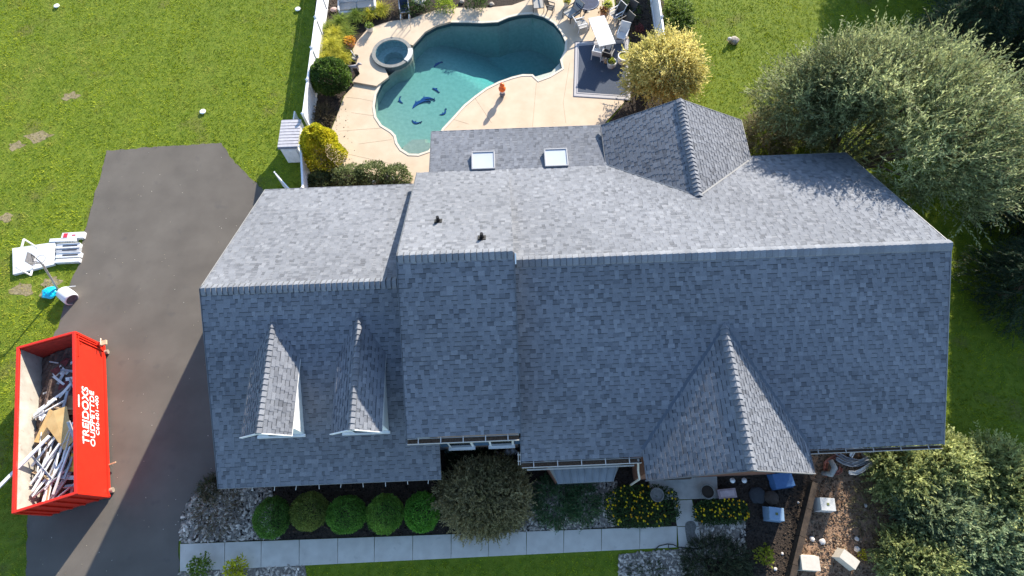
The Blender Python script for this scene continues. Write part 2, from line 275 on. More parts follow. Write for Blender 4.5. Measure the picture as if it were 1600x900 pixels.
# pool
def pool():
    t = empty('swimming_pool', (*g2(730, 110), 0), 'freeform turquoise swimming pool with dark tile band set in tan deck', 'swimming pool')
    pl = smooth_poly(POOL, 3); n = len(pl)
    M_pl = mat('pool_plaster', (.215, .235, .20), rough=.8, col2=(.28, .29, .245), scale=5, detail=8, coord='w', spots=[(38, .63, (.25, .37, .35), .7)])
    M_tile = mat('waterline_tile', (.035, .06, .07), rough=.25, col2=(.07, .11, .12), scale=30, spec=.5)
    M_cop = mat('coping', (.58, .52, .42), rough=.8, var=.08)
    bx = np.array(pl); cx, cy = bx.mean(0)
    P3 = POOLF; k = len(P3); mb = MB(); mb.add([(x, y, CZ-.02) for x, y in P3]+[(x, y, -3.2) for x, y in P3], [(i, (i+1) % k, (i+1) % k+k, i+k) for i in range(k)]); mb.build('basin_wall', M_pl, t)
    def off(pts, d):
        m_ = len(pts); out = []
        for i in range(m_):
            a, b = np.array(pts[i-1]), np.array(pts[(i+1) % m_]); e = b-a; e /= np.linalg.norm(e)+1e-9; out.append((pts[i][0]+e[1]*d, pts[i][1]-e[0]*d))
        return out
    ar = sum(P3[i][0]*P3[(i+1) % k][1]-P3[(i+1) % k][0]*P3[i][1] for i in range(k)); sg = 1 if ar > 0 else -1
    inn = off(POOL, -.012*sg); kk = len(POOL)
    mb = MB(); mb.add([(x, y, CZ-.035) for x, y in inn]+[(x, y, -.26) for x, y in inn], [(i, i+1, i+1+kk, i+kk) for i in range(kk-1)]); mb.build('waterline_tile', M_tile, t)
    i1, i2 = off(POOL, -.035*sg), off(POOL, .10*sg)
    mb = MB(); mb.add([(x, y, CZ+.022) for x, y in i1]+[(x, y, CZ+.022) for x, y in i2]+[(x, y, CZ-.03) for x, y in i1]+[(x, y, CZ-.03) for x, y in i2],
        [(i, i+1, i+1+kk, i+kk) for i in range(kk-1)]+[(i, i+2*kk, i+1+2*kk, i+1) for i in range(kk-1)]+[(i+kk, i+1+kk, i+1+3*kk, i+3*kk) for i in range(kk-1)]); mb.build('coping', M_cop, t)
    # floor height field
    lo, hi = bx.min(0)-.6, bx.max(0)+.6; st_ = .25; nx, ny = int((hi[0]-lo[0])/st_)+1, int((hi[1]-lo[1])/st_)+1
    X, Y = np.meshgrid(lo[0]+np.arange(nx)*st_, lo[1]+np.arange(ny)*st_, indexing='ij')
    global floor_z
    s0 = np.array(g2(640, 228)); s1 = np.array(g2(845, 60)); dd = (s1-s0); LL = np.linalg.norm(dd); dd /= LL
    def floor_z(x, y):
        u = ((x-s0[0])*dd[0]+(y-s0[1])*dd[1]); q = np.clip(u, 0, 99); z = -.75-.07*q; z = z-1.35*np.clip((u-6.2)/3.2, 0, 1)**1.3
        r = np.hypot(x-g2(650, 232)[0], y-g2(650, 232)[1]); return np.where(r < 1.05, -.42, np.where(u < -5, -.42, z))
    Z = floor_z(X, Y); V = np.stack([X, Y, Z], -1).reshape(-1, 3)
    fs = [(i*ny+j, (i+1)*ny+j, (i+1)*ny+j+1, i*ny+j+1) for i in range(nx-1) for j in range(ny-1)]
    MB().add(V, fs).build('basin_floor', M_pl, t, smooth=False)
    # lit bench in the alcove
    MB().prism(poly([(876,93),(882,108),(858,121),(840,129),(831,117),(862,108)]), -3, -.22, bottom=False).build('bench_step', M_cop, t)
    # mosaics
    M_mos = mat('mosaic_tile', (.005, .03, .13), rough=.4, col2=(.01, .05, .2), scale=40)
    def dolphin(px, py, L_, a, bend):
        c = G(px, py, -1.15); pts = []
        N_ = 12
        up_, dn = [], []
        for i in range(N_+1):
            s = i/N_; u = (s-.5)*L_; v = bend*L_*(1-(2*s-1)**2); wd = L_*.12*math.sin(PI*min(1, s*1.02))**.7*(1-.5*s)+.004
            up_.append((u, v+wd)); dn.append((u, v-wd))
        fin = [(L_*(.5+.1), L_*.1), (L_*.52, 0), (L_*.58, -L_*.12)]
        out = up_+fin+dn[::-1]; mid = len(up_)//2-1; out.insert(mid, (up_[mid][0]+.06*L_, up_[mid][1]+L_*.16))
        ca, sa = math.cos(a), math.sin(a); q = [(c[0]+x*ca-y*sa, c[1]+x*sa+y*ca) for x, y in out]
        zz = float(floor_z(np.array(c[0]), np.array(c[1]))); q2 = q
        MB().prism(q2, zz-.05, zz+.05, bottom=False).build('mosaic', M_mos, t)
    for px, py, L_, a, b in [(629,161,.5,1.9,.25),(658,168,1.1,.55,.2),(667,161,.9,.25,.22),(692,178,.55,.9,-.3),(652,194,.55,-.3,-.3),(681,143,.5,-.7,.1),(684,101,.6,.7,.08)]: dolphin(px, py, L_, a, b)
    return t
pool()
def water_mat():
    m_ = bpy.data.materials.new('pool_water'); m_.use_nodes = True; n = m_.node_tree; n.nodes.clear(); L = n.links.new
    o = n.nodes.new('ShaderNodeOutputMaterial'); tr = n.nodes.new('ShaderNodeBsdfTransparent'); gl = n.nodes.new('ShaderNodeBsdfGlossy'); gl.inputs['Roughness'].default_value = .06
    lw = n.nodes.new('ShaderNodeLayerWeight'); lw.inputs[0].default_value = .5; fr = n.nodes.new('ShaderNodeMath'); fr.operation = 'POWER'; fr.inputs[1].default_value = 4.; L(lw.outputs['Facing'], fr.inputs[0]); ms = n.nodes.new('ShaderNodeMixShader')
    nz = n.nodes.new('ShaderNodeTexNoise'); nz.inputs['Scale'].default_value = 3; nz.inputs['Detail'].default_value = 3; tc = n.nodes.new('ShaderNodeNewGeometry'); L(tc.outputs['Position'], nz.inputs['Vector'])
    bp = n.nodes.new('ShaderNodeBump'); bp.inputs['Distance'].default_value = .012; L(nz.outputs[0], bp.inputs['Height']); L(bp.outputs[0], gl.inputs['Normal']); mm = n.nodes.new('ShaderNodeMath'); mm.operation = 'MULTIPLY_ADD'; mm.inputs[1].default_value = .9; mm.inputs[2].default_value = .02; L(fr.outputs[0], mm.inputs[0]); fr = mm
    L(fr.outputs[0], ms.inputs[0]); L(tr.outputs[0], ms.inputs[1]); L(gl.outputs[0], ms.inputs[2]); L(ms.outputs[0], o.inputs[0])
    ab = n.nodes.new('ShaderNodeVolumeAbsorption'); ab.inputs[0].default_value = (.0, .91, .965, 1); ab.inputs[1].default_value = .30; L(ab.outputs[0], o.inputs['Volume'])
    return m_
WATER = water_mat()
cxy = np.mean(POOLF, 0)
tag(MB().prism(smooth_poly(POOLF, 2), -3.4, -.10).build('pool_water', WATER), kind='structure')
def spa():
    t = empty('spa', (SPX, SPY, 0), 'round raised spa with dark tiled spill edge at pool side', 'hot tub')
    M_t = mat('spa_tile', (.06, .085, .09), rough=.3, col2=(.11, .14, .15), scale=25); M_c = mat('spa_coping', (.20, .20, .185), rough=.7, var=.15)
    MB().lathe((SPX, SPY, 0), [(SPR+.16, .30), (SPR+.18, .27), (SPR+.18, -3.0)], 40).build('outer_wall', M_t, t)
    MB().lathe((SPX, SPY, 0), [(SPR-.02, .27), (SPR-.02, .315), (SPR+.19, .315), (SPR+.19, .27)], 40).build('coping', M_c, t)
    MB().lathe((SPX, SPY, 0), [(SPR, .29), (SPR, -.25), (SPR-.4, -.28), (SPR-.42, -.75), (.001, -.78)], 40).build('basin', mat('spa_plaster', (.28, .48, .46), rough=.7, var=.15), t)
    a = -.25; MB().prism([(SPX+(SPR-.04)*math.cos(a+k*.09), SPY+(SPR-.04)*math.sin(a+k*.09)) for k in range(-5, 6)]+[(SPX+(SPR+.24)*math.cos(a+k*.09), SPY+(SPR+.24)*math.sin(a+k*.09)) for k in range(5, -6, -1)], .25, .345).build('spillway', mat('spill_stone', (.5, .5, .47), var=.1), t)
    tag(MB().lathe((SPX, SPY, 0), [(.001, .2), (SPR+.05, .2), (SPR+.05, -.9), (.001, -.9)], 40).build('spa_water', WATER), kind='structure')
spa()
# ================================================================== HOUSE
HOUSE = empty('house', (2, 0, 0), 'large house with new blue-grey shingle roofs, two small dormers and cross gables', 'house')
M_sh = mat('roof_shingle', (1, 1, 1), rough=.9, var=.16, scale=45, detail=2, attr=True, bump=.004, bscale=220, spec=.15)
M_deckr = mat('roof_edge', (.20, .20, .205), rough=.6, var=.08)
M_white = mat('white_trim', (.74, .74, .73), rough=.5, var=.04)
M_side = mat('white_siding', (.70, .71, .71), rough=.55, var=.04)
M_brick = mat('brick_wall', (.16, .075, .05), rough=.9, col2=(.25, .12, .08), scale=9, bump=.01, bscale=40)
M_glass = mat('window_glass', (.03, .04, .05), rough=.06, var=.1, spec=.8)
SH_A, SH_B, SH_C = np.array((.146, .155, .176)), np.array((.180, .190, .212)), np.array((.202, .211, .232))
def clip(P, q):     # P polygon clipped by convex ccw q
    out = P
    for i in range(len(q)):
        a, b = q[i], q[(i+1) % len(q)]; ins = lambda p: (b[0]-a[0])*(p[1]-a[1])-(b[1]-a[1])*(p[0]-a[0]) >= -1e-9; src, out = out, []
        for j in range(len(src)):
            c, d = src[j-1], src[j]; ic, id_ = ins(c), ins(d)
            if ic != id_:
                den = (b[0]-a[0])*(d[1]-c[1])-(b[1]-a[1])*(d[0]-c[0]); t = ((b[0]-a[0])*(a[1]-c[1])-(b[1]-a[1])*(a[0]-c[0]))/den if abs(den) > 1e-12 else 0
                out.append((c[0]+t*(d[0]-c[0]), c[1]+t*(d[1]-c[1])))
            if id_: out.append(d)
        if len(out) < 3: return []
    return out
TABS = []           # every shingle tab: (size in the picture, verts, faces, colour)
CAPS = []
ROW = .168
def roof_plane(pts, part='roof_slope', row=ROW, wmin=.11, wmax=.27, thick=.11, seed=0, tabs=True):
    """pts: convex 3-D polygon, first edge = the eave from left to right looking up the slope"""
    P = [Vector(p) for p in pts]; O = P[0]; U = (P[1]-P[0]).normalized(); n = None
    for k in range(2, len(P)):
        c = U.cross(P[k]-O)
        if c.length > 1e-3: n = c.normalized(); break
    if n.z < 0: n = -n
    V = n.cross(U)
    q = [((p-O).dot(U), (p-O).dot(V)) for p in P]
    ar = sum(q[i][0]*q[(i+1) % len(q)][1]-q[(i+1) % len(q)][0]*q[i][1] for i in range(len(q)))
    if ar < 0: q = q[::-1]
    mb = MB(); k = len(P); PP = [O+U*a+V*b for a, b in q]; mb.add([p for p in PP]+[p-n*thick for p in PP], [tuple(range(k)), tuple(range(k, 2*k))[::-1]]+[(i, i+k, (i+1) % k+k, (i+1) % k) for i in range(k)])
    sl_ = mb.build(part, M_deckr, HOUSE)
    if not tabs: return sl_
    rn = random.Random(seed+len(TABS)); u0, u1 = min(a for a, b in q), max(a for a, b in q); v1 = max(b for a, b in q); v = min(b for a, b in q); r = 0
    while v < v1:
        u = u0-rn.uniform(0, .4); thk = rn.random() < .5
        while u < u1:
            w_ = rn.uniform(wmin, wmax); tone = rn.random()
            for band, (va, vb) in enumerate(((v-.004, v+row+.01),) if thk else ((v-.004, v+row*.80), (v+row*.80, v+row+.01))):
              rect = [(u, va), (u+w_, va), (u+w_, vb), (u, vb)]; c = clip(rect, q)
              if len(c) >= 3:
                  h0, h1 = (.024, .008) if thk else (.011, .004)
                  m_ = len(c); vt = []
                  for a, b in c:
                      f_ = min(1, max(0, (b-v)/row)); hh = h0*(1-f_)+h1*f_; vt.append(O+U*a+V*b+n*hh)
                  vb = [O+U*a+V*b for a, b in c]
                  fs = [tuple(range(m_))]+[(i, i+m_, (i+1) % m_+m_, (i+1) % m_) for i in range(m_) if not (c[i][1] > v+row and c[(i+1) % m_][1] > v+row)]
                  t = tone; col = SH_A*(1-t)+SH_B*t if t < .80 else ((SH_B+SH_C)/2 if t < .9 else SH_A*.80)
                  if not thk: col = col*(.40 if band else .91)  # printed shadow band: shade under the raised tabs put into the colour
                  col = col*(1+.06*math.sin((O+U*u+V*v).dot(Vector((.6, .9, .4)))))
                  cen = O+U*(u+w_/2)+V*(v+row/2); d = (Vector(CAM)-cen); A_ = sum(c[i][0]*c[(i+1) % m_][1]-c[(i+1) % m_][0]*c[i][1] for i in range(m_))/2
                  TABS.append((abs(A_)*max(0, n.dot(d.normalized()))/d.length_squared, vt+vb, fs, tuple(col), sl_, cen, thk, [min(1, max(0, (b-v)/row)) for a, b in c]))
            u += w_; thk = not thk if rn.random() < .88 else thk
        v += row; r += 1
    return sl_
def ridge_caps(a, b, slopes, n, wd=.16, parent=None, tint=1.0, joint=.042):
    """caps from a to b; slopes = fall per metre on the two sides"""
    a, b = Vector(a), Vector(b); d = (b-a).normalized(); L_ = (b-a).length/n; sd = d.cross(Vector((0, 0, 1))).normalized(); up = sd.cross(d).normalized()
    for i in range(n):
        p0 = a+d*(L_*i-.02); p1 = a+d*(L_*(i+1)+.015); mb = MB(); t = random.random(); mb.cur = tuple((SH_A*(1-t)+SH_B*t)*(.92+.22*random.random())*tint)
        wd2 = wd*1.2; prof = [(-wd2, -wd2*slopes[0]+.022), (-wd2*.92, -wd2*.9*slopes[0]+.060), (-wd*.5, -wd*.36*slopes[0]+.082), (0, .098), (wd*.5, -wd*.36*slopes[1]+.082), (wd2*.92, -wd2*.9*slopes[1]+.060), (wd2, -wd2*slopes[1]+.022)]
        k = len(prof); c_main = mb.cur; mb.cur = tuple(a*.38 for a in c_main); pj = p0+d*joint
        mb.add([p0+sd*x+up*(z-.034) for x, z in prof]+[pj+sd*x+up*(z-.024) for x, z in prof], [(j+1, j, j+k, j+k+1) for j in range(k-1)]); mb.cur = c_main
        vs = [pj+sd*x+up*(z-.024) for x, z in prof]+[p1+sd*x*1.05+up*(z+.020) for x, z in prof]+[p1+sd*x*.9+up*(z-.06) for x, z in prof]
        mb.add(vs, [(j+1, j, j+k, j+k+1) for j in range(k-1)]+[(j+1+k, j+k, j+2*k, j+2*k+1) for j in range(k-1)]+[(0, 2*k, k), (k-1, 2*k-1, 3*k-1)])
        mb.build('ridge_cap', M_sh, parent or HOUSE, cols=True)
# ---- dimensions (metres, house axes)
Lx0, Lx1, Ly, Lz, Ls = -11.59, -2.9, -.36, 6.27, .562
Lyf, Lyb = -7.17, 6.60
Mx0, Mx1, My, Mz, Ms, Myf = -3.92, .266, -.04, 7.70, .548, -5.89
Rx0, Rx1, Rz, Rs, Ryf, Ryb = .27, 16.59, 6.90, .560, -6.73, 7.04
zl = lambda y: Lz-Ls*abs(y-Ly)
KY = 6.72
Msb = (Mz-(Rz-Rs*KY))/(KY-My)
zm = lambda y: Mz-(Ms*(My-y) if y < My else Msb*(y-My))
zr = lambda y: Rz-Rs*abs(y)
EY, EZ, EX0, EX1 = 9.42, 2.74, -3.50, 5.0
# slopes
S_Lf = roof_plane([(Lx0, Lyf, zl(Lyf)), (Lx1, Lyf, zl(Lyf)), (Lx1, Ly, Lz), (Lx0, Ly, Lz)], seed=1)
S_Lb = roof_plane([(Lx1-.35, Lyb, zl(Lyb)), (Lx0, Lyb, zl(Lyb)), (Lx0, Ly, Lz), (Lx1-.35, Ly, Lz)], seed=2)
S_Mf = roof_plane([(Mx0, Myf, zm(Myf)), (Mx1, Myf, zm(Myf)), (Mx1, My, Mz), (Mx0, My, Mz)], seed=3)
S_Rf = roof_plane([(Rx0, Ryf, zr(Ryf)), (Rx1, Ryf, zr(Ryf)), (Rx1, 0, Rz), (Rx0, 0, Rz)], seed=4)
S_Mb = roof_plane([(Mx1, KY, zr(KY)), (Mx0-.17, KY, zr(KY)), (Mx0, My, Mz), (Mx1, My, Mz)], seed=5)
S_Rb = roof_plane([(Rx1, Ryb, zr(Ryb)), (Rx0, Ryb, zr(Ryb)), (Rx0, 0, Rz), (Rx1, 0, Rz)], seed=6)
S_E = roof_plane([(EX1, EY, EZ), (EX0, EY, EZ), (EX0, KY-.05, zr(KY)+.005), (EX1, KY-.05, zr(KY)+.005)], seed=7)
# rear cross gable
gx, gz, gyb, gw, gs = 8.40, 4.775, 9.13, 3.47, .484
gy0 = (Rz-gz)/Rs; gez = gz-gs*gw
yv = (Rz-gez)/Rs
roof_plane([(gx-gw, yv, gez), (gx-gw, gyb-.02, gez), (gx, gyb, gz), (gx, gy0, gz)][:1]+[(gx-gw, gyb, gez), (gx, gyb, gz), (gx, gy0, gz)], seed=8)
roof_plane([(gx+gw, gyb, gez), (gx+gw, yv, gez), (gx, gy0, gz), (gx, gyb, gz)], seed=9)
# front cross gable
hx, hyf, hw, hs = 8.11, -7.62, 3.18, .722
hz = 5.56; hy0 = -(Rz-hz)/Rs; hez = hz-hs*hw; hyv = -(Rz-hez)/Rs
roof_plane([(hx-hw, hyf, hez), (hx-hw, hyv, hez), (hx, hy0, hz), (hx, hyf, hz)][0:1]+[(hx-hw, max(hyv, hyf+.01), hez), (hx, hy0, hz), (hx, hyf, hz)], seed=10)
roof_plane([(hx+hw, hyv, hez), (hx+hw, hyf, hez), (hx, hyf, hz), (hx, hy0, hz)], seed=11)
# caps
ridge_caps((Lx0, Ly, Lz), (Lx1-1.1, Ly, Lz), (Ls, Ls), 37, wd=.19, joint=.06, tint=1.12)
ridge_caps((Mx0, My, Mz), (Mx1-.05, My, Mz), (Ms, Msb), 19, wd=.19, joint=.06, tint=1.12)
ridge_caps((Rx0+.06, 0, Rz), (Rx1, 0, Rz), (Rs, Rs), 70, wd=.19, joint=.06, tint=1.12)
ridge_caps((hx, hy0+.1, hz), (hx, hyf, hz), (hs, hs), 24, wd=.145)
ridge_caps((gx, gyb, gz+.03), (gx, gy0+.0, gz+.03), (gs, gs), 24, wd=.15)
# dark closed cuts beside the taller caps
def side_wall(name, ys, ztop, x0, x1, m_): # gable body from a profile
    pass
def profile_body(name, x0, x1, prof, m_, axis='x', parent=None):
    n = len(prof); f_ = (lambda t, p: (t, p[0], p[1])) if axis == 'x' else (lambda t, p: (p[0], t, p[1]))
    vs = [f_(x0, p) for p in prof]+[f_(x1, p) for p in prof]
    return MB().add(vs, [tuple(range(n))[::-1], tuple(range(n, 2*n))]+[(i, (i+1) % n, (i+1) % n+n, i+n) for i in range(n)]).build(name, m_, parent or HOUSE)
t_ = .13
profile_body('wall', Lx0+.25, Lx1-.32, [(Lyf+.35, 0), (Lyb-.35, 0), (Lyb-.35, zl(Lyb-.35)-t_), (Ly, Lz-t_-.02), (Lyf+.35, zl(Lyf+.35)-t_)], M_brick)
profile_body('wall', Mx0+.2, Mx1-.06, [(Myf+.15, 0), (6.4, 0), (6.4, zm(6.4)-t_), (My, Mz-t_-.02), (Myf+.15, zm(Myf+.15)-t_)], mat('grey_siding', (.24, .25, .26), rough=.7, var=.1))
MB().box(((Mx0+Mx1)/2+.45, Myf+.13, 2.1), (Mx1-Mx0-1.1, .03, 4.15)).build('wall', mat('tan_brick', (.30, .19, .13), rough=.9, col2=(.40, .27, .19), scale=9, bump=.01, bscale=40), HOUSE)
profile_body('wall', Rx0+.16, 11.85, [(Ryf+.35, 0), (Ryb-.35, 0), (Ryb-.35, zr(Ryb-.35)-t_), (0, Rz-t_-.02), (Ryf+.35, zr(Ryf+.35)-t_)], M_brick)
profile_body('wall', 11.8, 16.3, [(1.3, 0), (Ryb-.36, 0), (Ryb-.36, zr(Ryb-.36)-t_-.01), (1.3, zr(1.3)-t_-.01)], M_brick)
profile_body('wall', EX0+.25, EX1, [(6.3, 0), (EY-.3, 0), (EY-.3, EZ-t_), (6.3, 2.95)], M_brick)
profile_body('wall', 4.0, gyb-.3, [(gx-gw+.3, 0), (gx+gw-.3, 0), (gx+gw-.3, gez+.14-t_), (gx, gz-t_-.02), (gx-gw+.3, gez+.14-t_)], M_brick, 'y')
profile_body('wall', hyf+.30, -5.5, [(hx-hw+.14, 0), (hx+hw-.32, 0), (hx+hw-.32, hez+.2-t_), (hx, hz-t_-.02), (hx-hw+.14, hez+.08-t_)], M_brick, 'y')
for x, y in ((16.25, -6.4), (16.25, -2.6), (12.05, -6.4)): MB().box((x, y, 1.5), (.16, .16, 3.0)).build('added_porch_post', M_white, HOUSE)  # unseen corner left open with added posts so sun reaches the dirt bed
MB().box((14.2, -6.4, zr(6.4)-.28), (4.3, .16, .22)).build('added_porch_beam', M_white, HOUSE)
# drip edges / rake trims: thin proud boards
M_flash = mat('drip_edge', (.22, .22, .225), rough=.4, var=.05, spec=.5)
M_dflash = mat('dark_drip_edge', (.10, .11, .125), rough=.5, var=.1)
def trim(a, b, w_=.025, h=.14, m_=None, name='drip_edge', dz=-.045): a = Vector(a)+Vector((0, 0, dz)); b = Vector(b)+Vector((0, 0, dz)); return MB().bar(a, b, w_, h).build(name, m_ or M_flash, HOUSE)
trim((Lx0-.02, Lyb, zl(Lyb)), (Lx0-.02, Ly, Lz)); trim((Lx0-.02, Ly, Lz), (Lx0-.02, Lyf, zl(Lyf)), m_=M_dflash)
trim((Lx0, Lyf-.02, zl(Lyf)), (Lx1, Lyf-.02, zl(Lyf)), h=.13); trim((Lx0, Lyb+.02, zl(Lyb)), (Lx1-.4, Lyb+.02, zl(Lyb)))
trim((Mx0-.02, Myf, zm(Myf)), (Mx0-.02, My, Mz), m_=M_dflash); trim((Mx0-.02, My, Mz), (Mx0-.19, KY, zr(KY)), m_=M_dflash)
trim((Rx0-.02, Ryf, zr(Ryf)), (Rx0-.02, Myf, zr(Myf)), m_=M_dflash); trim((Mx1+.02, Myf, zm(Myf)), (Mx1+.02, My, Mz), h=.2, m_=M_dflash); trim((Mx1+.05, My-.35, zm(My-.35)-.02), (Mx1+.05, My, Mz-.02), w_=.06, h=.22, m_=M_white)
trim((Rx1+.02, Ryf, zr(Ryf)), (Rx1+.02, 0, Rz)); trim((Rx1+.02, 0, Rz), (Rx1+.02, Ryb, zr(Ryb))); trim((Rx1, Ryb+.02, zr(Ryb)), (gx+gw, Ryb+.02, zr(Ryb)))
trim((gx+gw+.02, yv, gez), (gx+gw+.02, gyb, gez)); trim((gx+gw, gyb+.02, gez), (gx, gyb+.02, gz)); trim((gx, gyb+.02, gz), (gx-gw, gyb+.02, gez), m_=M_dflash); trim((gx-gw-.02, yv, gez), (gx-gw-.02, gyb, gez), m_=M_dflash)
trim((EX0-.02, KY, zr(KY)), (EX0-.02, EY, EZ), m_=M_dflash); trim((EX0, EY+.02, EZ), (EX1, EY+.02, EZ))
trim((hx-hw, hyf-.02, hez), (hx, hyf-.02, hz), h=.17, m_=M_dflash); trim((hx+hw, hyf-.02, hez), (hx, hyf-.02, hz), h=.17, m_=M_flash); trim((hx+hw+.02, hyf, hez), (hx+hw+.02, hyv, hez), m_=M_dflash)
# valleys: metal flashing strips just above the slopes
M_valley = mat('valley_flashing', (.07, .085, .11), rough=.5, var=.1)
def valley(a, b, m_, w_=.10, lift=.035): a, b = Vector(a)+Vector((0, 0, lift)), Vector(b)+Vector((0, 0, lift)); return MB().bar(a, b, w_, .012).build('valley_flashing', m_, HOUSE)
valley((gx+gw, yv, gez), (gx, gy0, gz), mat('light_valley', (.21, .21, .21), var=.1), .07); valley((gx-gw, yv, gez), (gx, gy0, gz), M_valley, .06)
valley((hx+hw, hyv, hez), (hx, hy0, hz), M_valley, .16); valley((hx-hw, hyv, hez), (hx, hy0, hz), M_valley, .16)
# ---- dormers
def dormer(dx, w2, yt, yf, ze, zr_):
    zr2 = zr_; s = (zr_-ze)/w2; d = empty('dormer', (0, 0, 0)); attach(d, HOUSE)
    yb_e = Ly-(Lz-ze)/Ls; yb_r = Ly-(Lz-zr_)/Ls
    global HOUSE_
    def pl(pts, seed):
        n0 = len(TABS); o = roof_plane(pts, 'dormer_roof', row=.15, seed=seed, thick=.05); return o
    pl([(dx-w2, yf, ze), (dx-w2, yb_e, ze), (dx, yb_r, zr_), (dx, yf, zr_)][0:1]+[(dx-w2, yb_e, ze), (dx, yb_r, zr_), (dx, yf, zr_)], 20)
    pl([(dx+w2, yb_e, ze), (dx+w2, yf, ze), (dx, yf, zr_), (dx, yb_r, zr_)], 21)
    ridge_caps((dx, yb_r+.12, zr_), (dx, yf, zr_), (s, s), 20, wd=.095)
    wi = w2-.06; fy = yf+.30; zb = zl(fy)-.02
    prof = [(dx-wi, 2.6), (dx+wi, 2.6), (dx+wi, ze-.06), (dx, zr_-.12), (dx-wi, ze-.06)]
    profile_body('dormer_wall', fy, yb_e, prof, M_side, 'y', d)
    # front trim and window (sash, panes)
    for sx in (-1, 1): MB().bar((dx+sx*w2, yf-.012, ze-.05), (dx, yf-.012, zr_-.05), .03, .12).build('rake_board', M_white, d)
    MB().box((dx, fy-.06, zb+.05), (2*wi+.1, .10, .10)).build('sill', M_white, d)
    wz = (zb+ze)/2+.05
    fr = MB().box((dx, fy-.03, wz), (.9, .06, ze-zb-.25)).build('window_frame', M_white, d)
    MB().box((dx, fy-.065, wz), (.76, .02, ze-zb-.4)).build('pane', M_glass, fr)
    MB().box((dx+w2-.02, (yf+yb_e)/2, ze-.035), (.05, yb_e-yf, .07)).build('fascia', M_white, d); MB().box((dx-w2+.02, (yf+yb_e)/2, ze-.035), (.05, yb_e-yf, .07)).build('fascia', M_white, d)
dormer(-8.96, .93, -1.5, -5.70, 4.91, 5.64)
dormer(-5.69, .93, -1.5, -5.71, 4.93, 5.66)
# ---- all shingle tabs: the 300 that show largest are objects, the rest one part
TABS.sort(key=lambda t: -t[0])
# prefer those in open view (skip what the dormers and gables cover)
def hidden(c):
    x, y, z = c
    if Mx0 < x < Rx0+.0 and z < zm(y)-.1: return True
    if abs(x-hx) < hw and y < hy0 and z < hz-hs*abs(x-hx)-.05: return True
    if abs(x-gx) < gw and y > gy0 and z < gz-gs*abs(x-gx)-.05: return True
    if x > gx+gw+.1 and y > 3: return True
    for dx in (-8.96, -5.69):
        if abs(x-dx) < .95 and -5.8 < y < -1.4 and z < 4.9+.7*(1-abs(x-dx)/.93)-.05: return True
    return False
cand = [t for t in TABS if not hidden(t[5])][:300]; ids = {id(t) for t in cand}
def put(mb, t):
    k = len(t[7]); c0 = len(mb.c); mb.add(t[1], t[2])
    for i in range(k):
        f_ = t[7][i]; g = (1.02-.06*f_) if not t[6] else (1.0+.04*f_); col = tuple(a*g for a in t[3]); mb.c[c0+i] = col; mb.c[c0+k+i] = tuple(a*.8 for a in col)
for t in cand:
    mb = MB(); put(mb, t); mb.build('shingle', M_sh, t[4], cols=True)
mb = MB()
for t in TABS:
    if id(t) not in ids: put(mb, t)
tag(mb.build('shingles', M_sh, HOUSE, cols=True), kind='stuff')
# ---- skylights
def skylight(cx, cy, wd=1.12, dp=1.02):
    zz = lambda y: zr(KY)+(EZ-zr(KY))*(y-KY)/(EY-KY) if y > KY else zr(y)
    z = zz(cy)+.14; f_ = MB()
    f_.box((cx, cy-dp/2+.03, z-.05), (wd, .06, .20)); f_.box((cx, cy+dp/2-.03, z-.05), (wd, .06, .20)); f_.box((cx-wd/2+.03, cy, z-.05), (.06, dp-.124, .195)); f_.box((cx+wd/2-.03, cy, z-.05), (.06, dp-.124, .195))
    r = f_.build('skylight', mat('skylight_frame', (.34, .34, .35), rough=.4, var=.05, spec=.5), HOUSE, bevel=.008)
    MB().box((cx, cy, z+.0), (wd-.11, dp-.11, .03)).build('pane', mat('skylight_pane', (.46, .49, .52), rough=.25, var=.05, scale=1.5, spec=.5), r)
    MB().prism([(cx-wd/2-.12, cy-dp/2-.10), (cx+wd/2+.12, cy-dp/2-.10), (cx+wd/2+.12, cy+dp/2+.1), (cx-wd/2-.12, cy+dp/2+.1)], z-.15, z-.125).build('flashing', M_flash, r) if False else None
a_ = G(755, 252, 3.2); b_ = G(869, 247.5, 3.2)
skylight(a_[0], a_[1]+.05); skylight(b_[0], b_[1]+.05)
# ---- pipe vents
def vent(px, py):
    n = np.array([0, Msb, 1.]); d = FW*FPX+RT*(px-800)-UP*(py-450); t = (Mz+Msb*My-n@CAM)/(n@d); p = CAM+t*d
    mb = MB(); M_b = mat('vent_rubber', (.012, .012, .013), rough=.6); v_ = MB().box((p[0], p[1], p[2]+.03), (.30, .34, .03), rot=Matrix.Rotation(-math.atan(Msb), 3, 'X')).build('vent_flashing', M_b, HOUSE)
    MB().lathe((p[0], p[1], p[2]), [(.11, 0), (.075, .12), (.06, .36), (.0, .36)], 10).build('vent_pipe', M_b, v_, smooth=False)
vent(685, 346); vent(753, 372)
